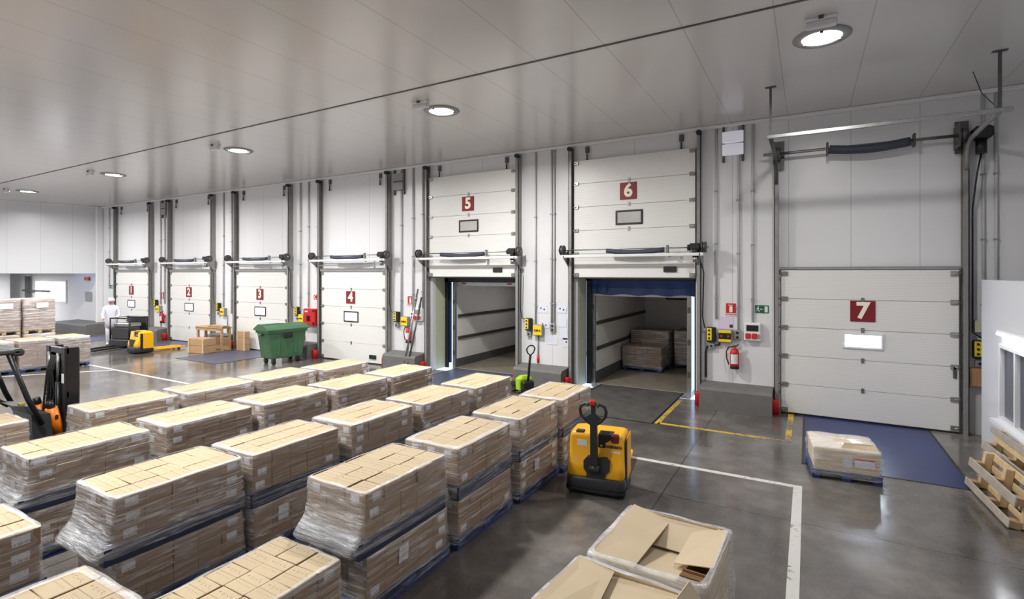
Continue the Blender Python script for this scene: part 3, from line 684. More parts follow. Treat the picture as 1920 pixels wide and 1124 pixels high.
# ---------------------------------------------------------------- trailers backed up to docks 5 and 6
def trailer(lab, x0, x1, L, h, kick, fridge):
    t = thing('truck_trailer', lab, 'trailer', ((x0+x1)/2, 13.36, 0), group='trailers at the docks'); w = (x1-x0)/2; k = .06
    B('trailer_floor', TRUCKF, t, (-w-k, 0, -.14, w+k, L+k, .004))
    B('side_wall', TRUCKW, t, (-w-k, .04, .004, -w, L, h)); B('side_wall', TRUCKW, t, (w, .04, .004, w+k, L, h))
    B('front_wall', TRUCKW, t, (-w-k, L, .004, w+k, L+k, h)); B('roof', TRUCKW, t, (-w-k, 0, h, w+k, L+k, h+k))
    for s_ in (-1, 1):
        f = -s_
        B('kick_plate', TRUCKD, t, (min(s_*w, s_*w-s_*.02), .05, .004, max(s_*w, s_*w-s_*.02), L, kick))
        for z in (.92, 1.62):
            b = MB(); a = s_*w; c_ = s_*(w-.025)
            b.box(min(a, c_), .14, z-.05, max(a, c_), L, z+.05); c2 = s_*(w-.045)
            for dz in (-.045, .018): b.box(min(a, c2), .14, z+dz, max(a, c2), L, z+dz+.03)
            b.build('lashing_rail', TRUCKD, t)
        b = MB(); a = s_*(w-.02); c_ = s_*(w+.09); b.box(min(a, c_), -.03, -.1, max(a, c_), .05, h+.06, ch=.008)
        dp = b.build('door_post', GALV, t)
        for z in (.4, 1.2, 2.0): B('door_hinge', GALV_D, dp, (min(a, c_)+.02, -.055, z, max(a, c_)-.02, -.03, z+.14), ch=.006)
    B('door_header', GALV, t, (-w, -.03, h-.07, w, .05, h+.06), ch=.008)
    if not fridge:  # unseen strip lamp added to brighten the empty trailer
        q = MB(); q.box(-.05, 1.2, h-.05, .05, 3.4, h-.005, ch=.01); q = q.build('added_fill_lamp', [WHITE], t); B('added_lamp_tube', glow('trailer_fill_glow', (1, .98, .95, 1), 9), q, (-.035, 1.25, h-.06, .035, 3.35, h-.05))
    if fridge:
        u = B('refrigeration_unit', DGREY, t, (-.42, L-.32, h-.36, w-.1, L-.005, h-.04), ch=.03); B('vent_grille', BLACK, u, (-.36, L-.33, h-.2, w-.16, L-.318, h-.1))
    for s_ in (-1, 1):
        b = MB(); b.box(s_*w*.7-.08, -.035, h-.02, s_*w*.7+.08, -.03, h+.03); b.build('marker_lamp', RED_P, t)
    return t
trailer('empty white trailer backed up to dock 5', -9.72, -7.36, 9.5, 2.66, .26, False)
trailer('trailer loaded with wrapped pallets backed up to dock 6', -5.05, -2.6, 5.0, 2.44, .3, True)
# curtain flap of the dock shelter, dock 6
t = thing('dock_curtain', 'blue rolled down shelter curtain at the top of dock 6', 'curtain', (-3.75, 13.3, 2.42))
b = MB(); n_ = 26
for row in range(5):
    for i in range(n_+1):
        x = -1.42+2.84*i/n_; b.P((x, -.02+.02*math.sin(i*1.3)+.012*row, .52*row/4+(.02*math.sin(i*.9) if row == 0 else 0)))
for row in range(4):
    for i in range(n_): a = row*(n_+1)+i; b.F((a, a+1, a+n_+2, a+n_+1), 0, True)
b.build('curtain_sheet', BLUEC, t)
b = MB(); b.tube([(-1.2, -.06, .05), (-1.2, -.06, .45), (-.95, -.07, .47), (-.9, -.06, .3), (-.93, -.06, .06)], .012, 6); b.build('folded_flap', BLUEC, t)
for x, n in ((-5.19, 6), (-2.36, 6), (-9.915, 5)):
    b = MB(); w_ = .098 if n == 5 else .04; b.box(-w_, -.02, .15 if n == 5 else 0, w_, .02, 2.8, ch=.01); o = b.build('side_curtain', BLUEC, None, (x, 13.3, 0)); tag(o, 'blue side curtain of the shelter at dock %d, %s' % (n, 'left edge' if x < -4 else 'right edge'), 'curtain', 'shelter side curtains')

# ---------------------------------------------------------------- pallets and wrapped loads
def pallet_mesh(w, d, h, m, name='pallet', skirt=False):
    b = MB(); w2, d2 = w/2, d/2; bt = h*.15
    for i in range(5):
        c = -w2+.05+(w-.1)*i/4; b.box(c-.055, -d2, h-bt, c+.055, d2, h, ch=.004)
    for j in (-1, 0, 1): b.box(-w2, j*(d2-.06)-.05, h-2*bt, w2, j*(d2-.06)+.05, h-bt, ch=.004)
    for i in (-1, 0, 1):
        b.box(i*(w2-.05)-.05, -d2, 0, i*(w2-.05)+.05, d2, bt, ch=.004)
        for j in (-1, 0, 1): b.box(i*(w2-.05)-.05, j*(d2-.07)-.07, bt, i*(w2-.05)+.05, j*(d2-.07)+.07, h-2*bt, ch=.005)
    if skirt:  # solid side boards added in place of the shaded pallet openings
        for s_ in (-1, 1): b.box(s_*(w2-.006)-.008, -d2, .012, s_*(w2-.006)+.008, d2, h-.004, ch=.003)
    return b.mesh(name, m)
def wrap_mesh(w, d, pw, pd, ph, z0, z1, seed, flare=0, collar=.05, bottom=.0, wr=.007):
    """film round a load: from the pallet foot (bottom) up over the carton edge"""
    r = random.Random(seed); N = 64; prof = []
    H = z1
    prof.append((pw/2+.006, pd/2+.006, bottom)); prof.append((pw/2+.012, pd/2+.010, ph*.55)); prof.append((pw/2+.009, pd/2+.008, ph))
    K = 9
    for k in range(1, K+1):
        t = k/K; z = ph+(H-ph)*t; e = (1-t)**3
        prof.append((w/2+.012+(pw-w)/2*e*.6, d/2+.012+(pd-d)/2*e*.6, z))
    prof.append((w/2+.002, d/2+.002, H+.008)); prof.append((w/2-collar, d/2-collar, H+.010))
    b = MB(); rows = []; M_ = (12, 18)
    ph1, ph2, ph3 = r.random()*9, r.random()*9, r.random()*9
    base = []                                     # (fx, fy, cornerness): unit rounded rectangle walked from the middle of +x
    def side(ax, ay, bx, by, n): base.extend((ax+(bx-ax)*k/n, ay+(by-ay)*k/n) for k in range(n))
    side(1, -1, 1, 1, M_[1]); side(1, 1, -1, 1, M_[0]); side(-1, 1, -1, -1, M_[1]); side(-1, -1, 1, -1, M_[0]); N = len(base)
    for (hw, hd, z) in prof:
        row = []
        top = z >= H
        for k, (fx, fy) in enumerate(base):
            a = math.atan2(fy, fx); x, y = hw*fx, hd*fy; ca, sa = (fx if abs(fx) == 1 else 0), (fy if abs(fy) == 1 else 0)
            if abs(fx) == 1 and abs(fy) == 1: x -= .012*fx; y -= .012*fy
            t = max(0, min(1, (z-ph)/(H-ph)))
            if flare and fy < -.9 and 0 <= t < 1: y -= flare*(1-t)**5
            if flare and fy < -.9 and t == 0 and z < ph: y -= flare*.6
            dn = wr*(math.sin(5*a+z*23+ph1)+.8*math.sin(11*a-z*41+ph2)+.6*math.sin(19*a+z*9+ph3))*(0 if top else 1)*math.sin(math.pi*min(1, max(.06, t)))
            if not top: x += ca*abs(dn); y += sa*abs(dn)
            if top: z_ = z+.004*math.sin(7*a+ph1)
            else: z_ = z
            if abs(z-H) < 1e-6 or top:
                pull = .5+.5*math.sin(3*a+ph2)+.3*math.sin(7*a+ph3)
                if z > H+.009: x *= 1-.03*pull; y *= 1-.02*pull
            row.append(b.P((x, y, z_)))
        rows.append(row)
    for A, C in zip(rows, rows[1:]):
        for k in range(N): b.F((A[k], A[(k+1) % N], C[(k+1) % N], C[k]), 0, True)
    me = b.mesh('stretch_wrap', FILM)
    uv = me.uv_layers.new(name='UVMap'); per = 2*(w+d)
    for pl in me.polygons:
        ks = [vi % N for vi in pl.vertices]
        for li, vi in zip(pl.loop_indices, pl.vertices):
            k = vi % N
            if k == 0 and max(ks) == N-1: k = N
            uv.data[li].uv = (per*k/N+seed*1.7, me.vertices[vi].co.z+seed*.31)
    return me
PW, PD, PH = .78, 1.19, .125
CW, CDp, CH = .75, 1.13, .1335
PAL_B = pallet_mesh(PW, PD, PH, BLUEP); PAL_N = pallet_mesh(PW, PD, .145, NAVY, skirt=True)
def carton_mesh(x, y, z, m, name='carton'):
    b = MB(); b.box(-x/2, -y/2, 0, x/2, y/2, z, ch=.004); return b.mesh(name, m)
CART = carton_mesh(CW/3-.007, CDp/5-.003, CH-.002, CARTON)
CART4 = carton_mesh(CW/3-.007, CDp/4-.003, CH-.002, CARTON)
def lab_mesh(w, h, ax):
    b = MB()
    if ax == 'x': b.box(-.0008, -w/2, -h/2, .0008, w/2, h/2)
    else: b.box(-w/2, -.0008, -h/2, w/2, .0008, h/2)
    return b.mesh('shipping_label', LABEL)
LBX = lab_mesh(.105, .07, 'x'); LBY = lab_mesh(.1, .075, 'y'); LBX2 = lab_mesh(.125, .16, 'x')
WR_UP = [wrap_mesh(CW, CDp, PW, PD, .145, .145, .145+3*CH, s, fl, co, .015) for s, fl, co in ((1, 0, .05), (2, 0, .03), (3, 0, .06), (4, .0, .02))]
WR_FL = [wrap_mesh(CW, CDp, PW, PD, .145, .145, .145+3*CH, s, .075, co, .05) for s, co in ((5, .012), (6, .012))]
WR_LO = [wrap_mesh(CW, CDp, PW, PD, PH, PH, PH+3*CH, s, 0, .02, .04) for s in (7, 8, 9)]
WR_A0 = wrap_mesh(CW, CDp, PW, PD, PH, PH, PH+4*CH, 11, 0, .02, .04)
def load(loc, label, group, upper, layers=3, flare=False, ny=5, milky=False, seed=0, full=False, paper=False):
    r = random.Random(seed*13+5)
    t = thing('wrapped_pallet_load', label, 'pallet load', loc, R(r.uniform(-.7, .7)), group)
    ph = .145 if upper else PH
    link('pallet', PAL_N if upper else PAL_B, t, (0, -.06 if flare else 0, 0))
    cm = CART if ny == 5 else CART4; dy = CDp/ny; dx = CW/3; slot = r.random()
    for L in range(layers):
        toplay = L == layers-1 and (upper or full)
        jx = r.uniform(-.004, .004); jy = r.uniform(-.004, .004)
        for i in range(3):
            wob = [r.uniform(-.011, .011) for _ in range(ny)]
            for j in range(ny):
                if not toplay and i != 2 and j != 0: continue
                x = (i-1)*dx+jx+r.uniform(-.003, .003); y = (j-(ny-1)/2)*dy+jy+r.uniform(-.003, .003); ya = r.uniform(-.9, .9)
                if toplay:
                    x += wob[j]*.9; ya *= 2.2
                    if i == 1 and (j == 0 and slot > .5 or j == ny-1 and slot < .35): x += .012*(1 if slot > .75 else -1)
                c = link('carton', cm, t, (x, y, ph+L*CH), (0, 0, R(ya) if L == layers-1 else R(ya*.4)))
                hx = CW/6-.0035; hy = dy/2-.0015
                if i == 2 and (j in (0, ny-1)) and r.random() < .6: link('shipping_label', LBX, c, (hx+.0012, r.uniform(-.03, .03), CH*.55))
                if j == 0 and r.random() < (.85 if L == layers-1 else .25): link('shipping_label', LBY, c, (r.uniform(-.03, .03), -hy-.0012, CH*.5))
    if paper: link('shipping_label', LBX2, t, (CW/2+.014, -CDp/2+.3+r.random()*.2, ph+.25), (0, R(2), 0))
    me = (WR_A0 if layers == 4 else r.choice(WR_FL) if flare else r.choice(WR_UP) if upper else r.choice(WR_LO))
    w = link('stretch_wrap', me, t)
    if milky or flare:
        w.data = me.copy(); w.data.materials[0] = FILM_M
    elif seed % 3 == 0: w.data = me.copy(); w.data.materials[0] = FILM_T
    return t
ORD = ('nearest docks', 'second from docks', 'third from docks', 'fourth from docks', 'fifth from docks', 'sixth from docks')
# each stack: (centre x, centre y)
COLS = {
 'A': ('row beside the yellow pallet truck', ((-3.56, 7.68), (-3.62, 6.47), (-3.66, 5.14), (-3.68, 3.83), (-3.68, 2.40), (-3.74, 1.0))),
 'B': ('second row from the yellow truck', ((-5.13, 7.72), (-5.2, 6.46), (-5.32, 5.2), (-5.4, 3.92), (-5.46, 2.71), (-5.42, 1.08))),
 'C': ('third row from the yellow truck', ((-6.98, 7.76), (-7.06, 6.52), (-7.2, 5.28), (-7.28, 4.02), (-7.32, 2.72), (-7.46, 1.36))),
 'D': ('far row by the black forklift', ((-8.58, 7.56), (-8.75, 6.33), (-8.86, 5.11), (-8.92, 3.87), (-9.14, 2.16))),
}
k = 0
for cn, (phrase, spots) in COLS.items():
    for i, (x, y) in enumerate(spots):
        k += 1; g = 'shrink wrapped carton stacks'
        if cn == 'A' and i == 4:
            load((x, y, 0), 'low four layer carton load, '+ORD[i]+', '+phrase, g, False, 4, seed=k, full=True); continue
        load((x, y, 0), 'lower carton load, '+ORD[i]+', '+phrase, g, False, 3, seed=k, paper=(k % 2 == 0), milky=False)
        fl = (cn, i) in (('A', 3), ('B', 4), ('C', 4))
        load((x+rnd.uniform(-.01, .01), y-.01, PH+3*CH+.013), 'upper carton load, '+ORD[i]+', '+phrase, g, True, 3, flare=fl, ny=5 if (k % 3) else 4, seed=k+50, milky=(cn, i) in (('A', 1), ('A', 0)))
# dusty loads far left and inside the trailer
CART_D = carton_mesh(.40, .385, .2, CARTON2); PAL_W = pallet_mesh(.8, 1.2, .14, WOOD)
WR_D = {}
def dusty(loc, label, group, layers, nx=2, ny=3, pal=None, rz=0, seed=0, sheet=False):
    t = thing('wrapped_pallet_load', label, 'pallet load', loc, rz, group); r = random.Random(seed+99)
    link('pallet', pal or PAL_B, t)
    ph = .14
    for L in range(layers):
        for i in range(nx):
            for j in range(ny):
                if L < layers-1 and 0 < j < ny-1 and 0 < i < nx-1: continue
                link('carton', CART_D, t, ((i-(nx-1)/2)*.405+r.uniform(-.006, .006), (j-(ny-1)/2)*.39+r.uniform(-.006, .006), ph+L*.203), (0, 0, R(r.uniform(-1, 1))))
    key = (layers, nx, ny)
    if key not in WR_D: WR_D[key] = wrap_mesh(.815, 1.18, .81, 1.2, ph, ph, ph+layers*.203, 20+len(WR_D), 0, .04, .08, .012)
    w = link('stretch_wrap', WR_D[key], t)
    if r.random() < .6: w.data = w.data.copy(); w.data.materials[0] = FILM_M
    for s_ in range(2 if sheet else 0):
        b = MB(); b.box(-.16, -.001, -.09, .16, .001, .09); b.build('paper_sheet', PAPER, t, (.05, -.625, ph+layers*.203-.22)); break
    return t
g = 'dusty wrapped loads by the low passage'
for (x, y, n, l) in ((-20.95, 7.42, 4, 'low dusty carton load on blue pallet, at the right end of the far left group'), (-20.95, 6.5, 4, 'low dusty carton load on blue pallet, second from the right of the far left group'),
                  (-21.05, 5.58, 4, 'low dusty carton load on blue pallet, at the left end of the far left group')):
    dusty((x, y, 0), l, g, n, rz=R(90), seed=int(y*7))
for (x, y, l) in ((-23.1, 7.25, 'right'), (-23.2, 6.38, 'left')):
    dusty((x, y, 0), 'lower wrapped load under the tall %s load of the far left group' % l, g, 4, rz=R(90), seed=int(y*5))
    dusty((x, y, .975), 'tall wrapped load on a wooden pallet, %s one of the upper pair at far left' % l, g, 5, pal=PAL_W, rz=R(90), seed=int(y*3), sheet=True)
g = 'wrapped loads inside the trailer'
dusty((-4.38, 15.95, .005), 'low wrapped load on blue pallet at the front left inside the trailer', g, 3, rz=R(90), seed=1)
dusty((-4.38, 16.85, .005), 'taller wrapped load behind the low one inside the trailer', g, 5, rz=R(90), seed=2)
dusty((-3.25, 17.3, .005), 'tall wrapped load at the right inside the trailer', g, 5, seed=3)

# ---------------------------------------------------------------- trucks, forklift, bin
def rr(hw, y0, y1, r, z, n=5):
    P = []
    for cx, cy, a0 in ((hw-r, y0+r, -90), (hw-r, y1-r, 0), (-hw+r, y1-r, 90), (-hw+r, y0+r, 180)):
        for k in range(n+1):
            a = R(a0+90*k/n); P.append((cx+r*math.cos(a), cy+r*math.sin(a), z))
    return P
def pallet_truck(lab, loc, rz, tiller=True):
    t = thing('pallet_truck', lab, 'pallet truck', loc, R(rz), 'yellow electric pallet trucks')
    b = MB(); b.loft([rr(.37, -.06, .5, .06, .22), rr(.385, -.075, .52, .07, .26), rr(.385, -.075, .52, .07, .34), rr(.382, -.055, .52, .06, .42), rr(.378, -.01, .52, .06, .47), rr(.372, .02, .5, .06, .74), rr(.362, .03, .49, .07, .79), rr(.33, .06, .46, .07, .805)], 0, True)
    body = b.build('body', YELLOW, t)
    b = MB(); b.loft([rr(.37, -.07, .5, .09, .025), rr(.395, -.1, .53, .1, .05), rr(.4, -.105, .53, .1, .14), rr(.395, -.1, .53, .09, .2), rr(.388, -.085, .525, .08, .245)], 0, True)
    b.build('skirt', DGREY, t)
    b = MB(); b.loft([rr(.405, -.112, .535, .1, .05), rr(.41, -.118, .535, .1, .07), rr(.405, -.112, .535, .1, .09)], 0, True, False); b.build('bumper_strip', BLACK, t)
    b = MB(); b.prism([(-.1, .12), (.12, .12), (.15, .3), (.2, .36), (.2, .47), (.15, .52), (.0, .5), (-.1, .52), (-.15, .46), (-.15, .36), (-.11, .3)], -.088, .02, 'y'); b.build('tiller_recess', DGREY, body)
    b = MB(); b.box(.386, .07, .12, .402, .15, .74, ch=.006); b.build('side_strip', BLACK, t)
    b = MB(); b.box(.384, .16, .18, .4, .5, .76, ch=.012); b.build('side_cover', YELLOW, t)
    pn = MB(); pn.prism([(.03, .8), (.24, .8), (.2, .745), (.13, .7), (.11, .545), (.03, .545)], .008, .03, 'y'); pn.box(.03, .03, .795, .22, .2, .811); pn = pn.build('control_panel', BLACK, t)
    B('display', SCREEN, pn, (.05, .06, .811, .17, .16, .815)); 
    for z in (.66, .6): q = MB(); q.cyl((.075, .008, z), (.075, .0, z), .014, 10); q.build('indicator', YEL_B, pn)
    B('emergency_stop', mat('dark_red_plastic', S(120, 30, 24), .4), t, (.2, -.0, .70, .31, .1, .815), ch=.02)
    B('key_socket', BLACK, t, (-.29, .04, .795, -.17, .14, .822), ch=.015)
    q = text('maker_name', 'JUNGHEINRICH', .052, BLACK, t, (.205, .003, .655), bold=.0016, sx=.82)
    B('sticker', PAPER, t, (-.26, .008, .62, -.12, .02, .71)); B('sticker', PAPER, t, (.2, .002, .51, .33, .02, .6)); B('sticker', PAPER, t, (.22, -.006, .42, .29, .02, .5))
    for s_ in (-1, 1):
        b = MB(); a, c_ = s_*.13, s_*.29; lo, hi = min(a, c_), max(a, c_)
        b.box(lo, .5, .06, hi, 1.55, .115, ch=.012); b.prism([(lo, 1.55), (hi, 1.55), (hi-.03, 1.68), (lo+.03, 1.68)], .06, .1, 'z')
        b.build('fork', YELLOW, t); q = MB(); q.cyl((lo+.03, 1.45, .04), (hi-.03, 1.45, .04), .04, 12); q.build('load_roller', RUBBER, t)
    q = MB(); q.cyl((-.05, .2, .1), (.05, .2, .1), .1, 16); q.build('drive_wheel', RUBBER, t)
    if tiller:
        b = MB(); b.loft([[(-.05, -.12, .36), (.05, -.12, .36), (.05, -.05, .36), (-.05, -.05, .36)], [(-.045, -.15, .7), (.045, -.15, .7), (.045, -.085, .7), (-.045, -.085, .7)], [(-.045, -.17, 1.0), (.045, -.17, 1.0), (.045, -.11, 1.0), (-.045, -.11, 1.0)]]); b.cyl((-.07, -.09, .37), (.07, -.09, .37), .06, 14)
        arm = b.build('tiller_arm', DGREY, t)
        h = [(-.03, .98), (-.1, 1.03), (-.16, 1.1), (-.175, 1.17), (-.16, 1.235), (-.1, 1.265), (0, 1.27), (.1, 1.265), (.16, 1.235), (.175, 1.17), (.16, 1.1), (.1, 1.03), (.03, .98)]
        b = MB(); b.tube([(x, -.145-.06*(z-.98)/.3, z) for x, z in h], .022, 8); hd = b.build('handle_loop', DGREY, t)
        b = MB(); b.prism([(-.04, .97), (.04, .97), (.11, 1.07), (.03, 1.13), (.03, 1.27), (-.03, 1.27), (-.03, 1.13), (-.11, 1.07)], -.17, -.14, 'y'); b.build('handle_web', DGREY, hd)
        B('belly_button', RED_P, hd, (-.045, -.235, 1.24, .045, -.17, 1.32), ch=.02); B('travel_switch', GREEN_B, hd, (-.09, -.23, 1.225, -.048, -.17, 1.285), ch=.012); B('travel_switch', GREEN_B, hd, (.048, -.23, 1.225, .09, -.17, 1.285), ch=.012)
    return t
pallet_truck('yellow electric pallet truck with raised tiller, parked beside the carton stacks', (-2.5, 6.66, 0), 9)
pallet_truck('small far yellow pallet truck with lowered forks near dock doors 1 and 2', (-21.85, 9.75, 0), -4, False)

# dark stand-on stacker truck and worker far left
t = thing('stacker_truck', 'dark ride-on stacker truck standing by the worker in white', 'stacker truck', (-23.9, 10.5, .005), R(18))
B('chassis', DGREY, t, (-.5, -.45, .06, .5, .45, .34), ch=.03); B('battery_cover', DGREY, t, (-.4, -.42, .34, .45, .1, .82), ch=.04); B('dashboard', GALV, t, (-.42, -.3, .82, .4, .2, .98), ch=.03)
for s_ in (-1, 1):
    B('fork', BLACK, t, (s_*.27-.08, -1.75, .05, s_*.27+.08, -.44, .12), ch=.012)
    b = MB(); b.tube([(s_*.46, -.4, .3), (s_*.46, -.4, 1.18), (s_*.46, .35, 1.2), (s_*.46, .4, .3)], .03, 8); b.build('guard_bar', BLACK, t)
B('backrest', BLACK, t, (-.5, .36, .3, .5, .44, 1.22), ch=.03); b = MB(); b.tube([(-.46, -.4, 1.18), (.46, -.4, 1.18)], .03, 8); b.build('guard_bar', BLACK, t)
b = MB(); b.tube([(.12+.15*math.cos(a*.524), -.05+.15*math.sin(a*.524), 1.07) for a in range(12)], .016, 6, closed=True); b.cyl((.12, -.05, .95), (.12, -.05, 1.07), .02, 8); b.build('steering_wheel', BLACK, t)
for x in (-.4, .4):
    b = MB(); b.cyl((x-.06, .2, .1), (x+.06, .2, .1), .1, 14); b.build('wheel', RUBBER, t)

def person(lab, loc, rz, k=1.0):
    t = thing('person', lab, 'person', loc, R(rz))
    J = {'pel': (0,0,.98), 'sp': (0,-.02,1.2), 'ch': (0,-.03,1.42), 'nk': (0,-.02,1.56), 'hd': (0,-.05,1.66), 'top': (0,-.03,1.78),
         'hl': (-.1,0,.92), 'kl': (-.11,-.05,.5), 'al': (-.11,.02,.09), 'tl': (-.12,-.14,.04), 'hr': (.1,0,.92), 'kr': (.11,-.12,.52), 'ar': (.11,-.1,.09), 'tr': (.12,-.26,.04),
         'sl': (-.2,-.02,1.45), 'el': (-.25,-.08,1.16), 'wl': (-.2,-.32,1.06), 'fl': (-.19,-.41,1.04), 'sr': (.2,-.02,1.45), 'er': (.26,-.06,1.17), 'wr': (.2,-.3,1.08), 'fr': (.19,-.39,1.06)}
    E_ = [('pel','sp'),('sp','ch'),('ch','nk'),('nk','hd'),('hd','top'),('pel','hl'),('hl','kl'),('kl','al'),('al','tl'),('pel','hr'),('hr','kr'),('kr','ar'),('ar','tr'),('ch','sl'),('sl','el'),('el','wl'),('wl','fl'),('ch','sr'),('sr','er'),('er','wr'),('wr','fr')]
    rad = {'pel': .15,'sp': .14,'ch': .16,'nk': .06,'hd': .095,'top': .08,'hl': .1,'kl': .07,'al': .055,'tl': .04,'hr': .1,'kr': .07,'ar': .055,'tr': .04,'sl': .075,'el': .055,'wl': .04,'fl': .038,'sr': .075,'er': .055,'wr': .04,'fr': .038}
    names = list(J); me = bpy.data.meshes.new('body'); me.from_pydata([J[n] for n in names], [(names.index(a), names.index(b_)) for a, b_ in E_], [])
    o = link('body', me, t); o.scale = (k, k, k)
    o.modifiers.new('skin', 'SKIN'); sv = me.skin_vertices[0].data
    for n in names: q = rad[n]; sv[names.index(n)].radius = (q, q*.8) if n in ('pel','sp','ch') else (q, q)
    sv[0].use_root = True
    ss = o.modifiers.new('sub', 'SUBSURF'); ss.levels = ss.render_levels = 2
    dg = bpy.context.evaluated_depsgraph_get(); dg.update(); m2 = bpy.data.meshes.new_from_object(o.evaluated_get(dg)); o.modifiers.clear(); o.data = m2
    m2.materials.clear(); m2.materials.append(COAT); m2.materials.append(SKIN); m2.materials.append(BLACK)
    for p in m2.polygons:
        p.use_smooth = True; c_ = p.center
        p.material_index = 1 if (c_.z > 1.57 and c_.z < 1.74) or (c_.y < -.33 and .9 < c_.z < 1.2) else 2 if c_.z < .07 else 0
    b = MB(); b.lathe([(.2, .0), (.21, -.28), (.19, -.28)], (0, -.0), 18, z0=1.0); c_ = b.build('coat_skirt', COAT, t); c_.scale = (k, k*.8, k)
    b = MB(); b.lathe([(.105, 0), (.115, .05), (.1, .1), (.05, .135), (.001, .14)], (0, -.035), 16, z0=1.7); c_ = b.build('white_cap', COAT, t); c_.scale = (k, k, k)
    b = MB()
    for s_ in (-1, 1): b.box(s_*.035-.014, -.15, 1.665, s_*.035+.014, -.135, 1.685)
    b.prism([(-.15, 1.62), (-.175, 1.625), (-.15, 1.67)], -.012, .012, 'x'); c_ = b.build('face', DGREY, t); c_.scale = (k, k, k)
    return t
person('worker in white coat and cap standing behind the dark stacker truck', (-24.9, 10.3, 0), 60, 1.08)

# black counterbalance forklift, left
t = thing('forklift', 'black forklift with mast, steering wheel and orange tilt cylinder cover', 'forklift', (-10.06, 3.55, 0), R(90))
for s_ in (-1, 1):
    b = MB(); y = s_*.27
    b.box(-.1, y-.04, .08, .06, y+.04, 1.86, ch=.008); b.box(-.13, y-.055, .08, -.1, y+.055, 1.86); b.build('mast_rail', MAST, t)
    b = MB(); y = s_*.19; b.box(-.06, y-.03, .1, .1, y+.03, 1.83, ch=.008); b.build('inner_rail', MAST, t)
    b = MB(); b.cyl((-.15, s_*.16, .3), (-.15, s_*.16, 1.35), .035, 12); b.cyl((-.15, s_*.16, 1.35), (-.15, s_*.16, 1.78), .02, 10, 1); b.build('lift_cylinder', [MAST, GALV], t)
for z in (.35, 1.1, 1.76): B('mast_beam', MAST, t, (-.12, -.31, z, -.06, .31, z+.1), ch=.01)
B('mast_cover', MAST, t, (.06, -.2, .5, .08, .2, 1.7))
for s_ in (-1, 1): B('fork', BLACK, t, (.16, s_*.22-.05, .06, 1.2, s_*.22+.05, .1), ch=.008)
B('fork_carriage', MAST, t, (.1, -.4, .1, .16, .4, .5), ch=.01)
for k in range(4):
    b = MB(); y = -.1+.06*k; b.tube([(-.14, y, 1.74), (-.2, y, 1.5), (-.17-.02*k, y, 1.15), (-.24, y+.04, .86), (-.2, y, .6)], .014, 8); b.build('hydraulic_hose', RUBBER, t)
b = MB(); b.tube([(-.19+.03*math.cos(k*.8), .05+.03*math.sin(k*.8), 1.3-.008*k) for k in range(40)], .009, 6); b.build('coiled_cable', RUBBER, t)
B('warning_plate', YEL_B, t, (-.137, .02, 1.52, -.13, .1, 1.63)); B('data_plate', PAPER, t, (-.137, -.31, 1.33, -.13, -.24, 1.47))
b = MB(); b.loft([[(-1.75, -.45, .12), (-.3, -.45, .12), (-.3, .45, .12), (-1.75, .45, .12)], [(-1.8, -.47, .5), (-.28, -.47, .5), (-.28, .47, .5), (-1.8, .47, .5)], [(-1.78, -.44, .78), (-.95, -.44, .62), (-.95, .44, .62), (-1.78, .44, .78)]]); b.build('chassis', DGREY, t)
b = MB(); b.loft([[(-.5, -.36, .5), (-.27, -.36, .5), (-.27, .36, .5), (-.5, .36, .5)], [(-.52, -.34, .95), (-.3, -.34, .92), (-.3, .34, .92), (-.52, .34, .95)], [(-.72, -.3, 1.12), (-.5, -.3, 1.06), (-.5, .3, 1.06), (-.72, .3, 1.12)]]); d = b.build('dashboard', DGREY, t); B('indicator', YEL_B, d, (-.6, -.2, 1.085, -.54, -.12, 1.11))
b = MB(); b.cyl((-.62, .16, 1.04), (-.88, .2, 1.28), .03, 10); b.build('steering_column', GALV_D, t)
b = MB(); c_ = Vector((-.9, .2, 1.31)); ax = Vector((-.16, 0, .22)).normalized(); u = Vector((0, 1, 0)); v = ax.cross(u)
b.tube([tuple(c_+(u*math.cos(a*.3142)+v*math.sin(a*.3142))*.19) for a in range(20)], .016, 8, closed=True)
for a in (0, 2.1, 4.2): b.tube([tuple(c_), tuple(c_+(u*math.cos(a)+v*math.sin(a))*.19)], .012, 6)
b.cyl(tuple(c_-ax*.03), tuple(c_+ax*.02), .05, 12); b.cyl(tuple(c_+u*.17), tuple(c_+u*.17+ax*.05), .02, 8); b.build('steering_wheel', BLACK, t)
b = MB(); b.tube([(-1.25, 0, .7), (-1.28, 0, .78)], .2, 8); b.box(-1.45, -.24, .78, -.98, .24, .88, ch=.04); b.box(-1.52, -.24, .85, -1.42, .24, 1.3, ch=.04); b.build('seat', BLACK, t)
for s_ in (-1, 1):
    b = MB(); y = s_*.42; b.tube([(-.42, y, .8), (-.58, y, 1.2), (-.78, y, 1.86)], .034, 8); b.build('guard_post', MAST, t); b = MB(); b.tube([(-1.7, y, .75), (-1.66, y, 1.9)], .034, 8); b.build('guard_post', MAST, t)
b = MB(); b.box(-1.72, -.46, 1.86, -.66, .46, 1.92, ch=.02)
b.box(-.75, -.46, 1.83, -.62, .46, 1.93, ch=.025); b.build('overhead_guard', DGREY, t)
for s_ in (-1, 1):
    b = MB(); b.cyl((-.16, s_*.24, .55), (-.26, s_*.24, .98), .075, 14); q = b.build('tilt_cylinder_cover', ORANGE, t)
    if s_ < 0: text('marking', '8', .09, BLACK, t, (-.22, -.318, .84), (R(90), 0, 0), bold=.003)
    b = MB(); b.cyl((-.25, s_*.24, .95), (-.28, s_*.24, 1.08), .05, 12); b.build('tilt_rod', MAST, t)
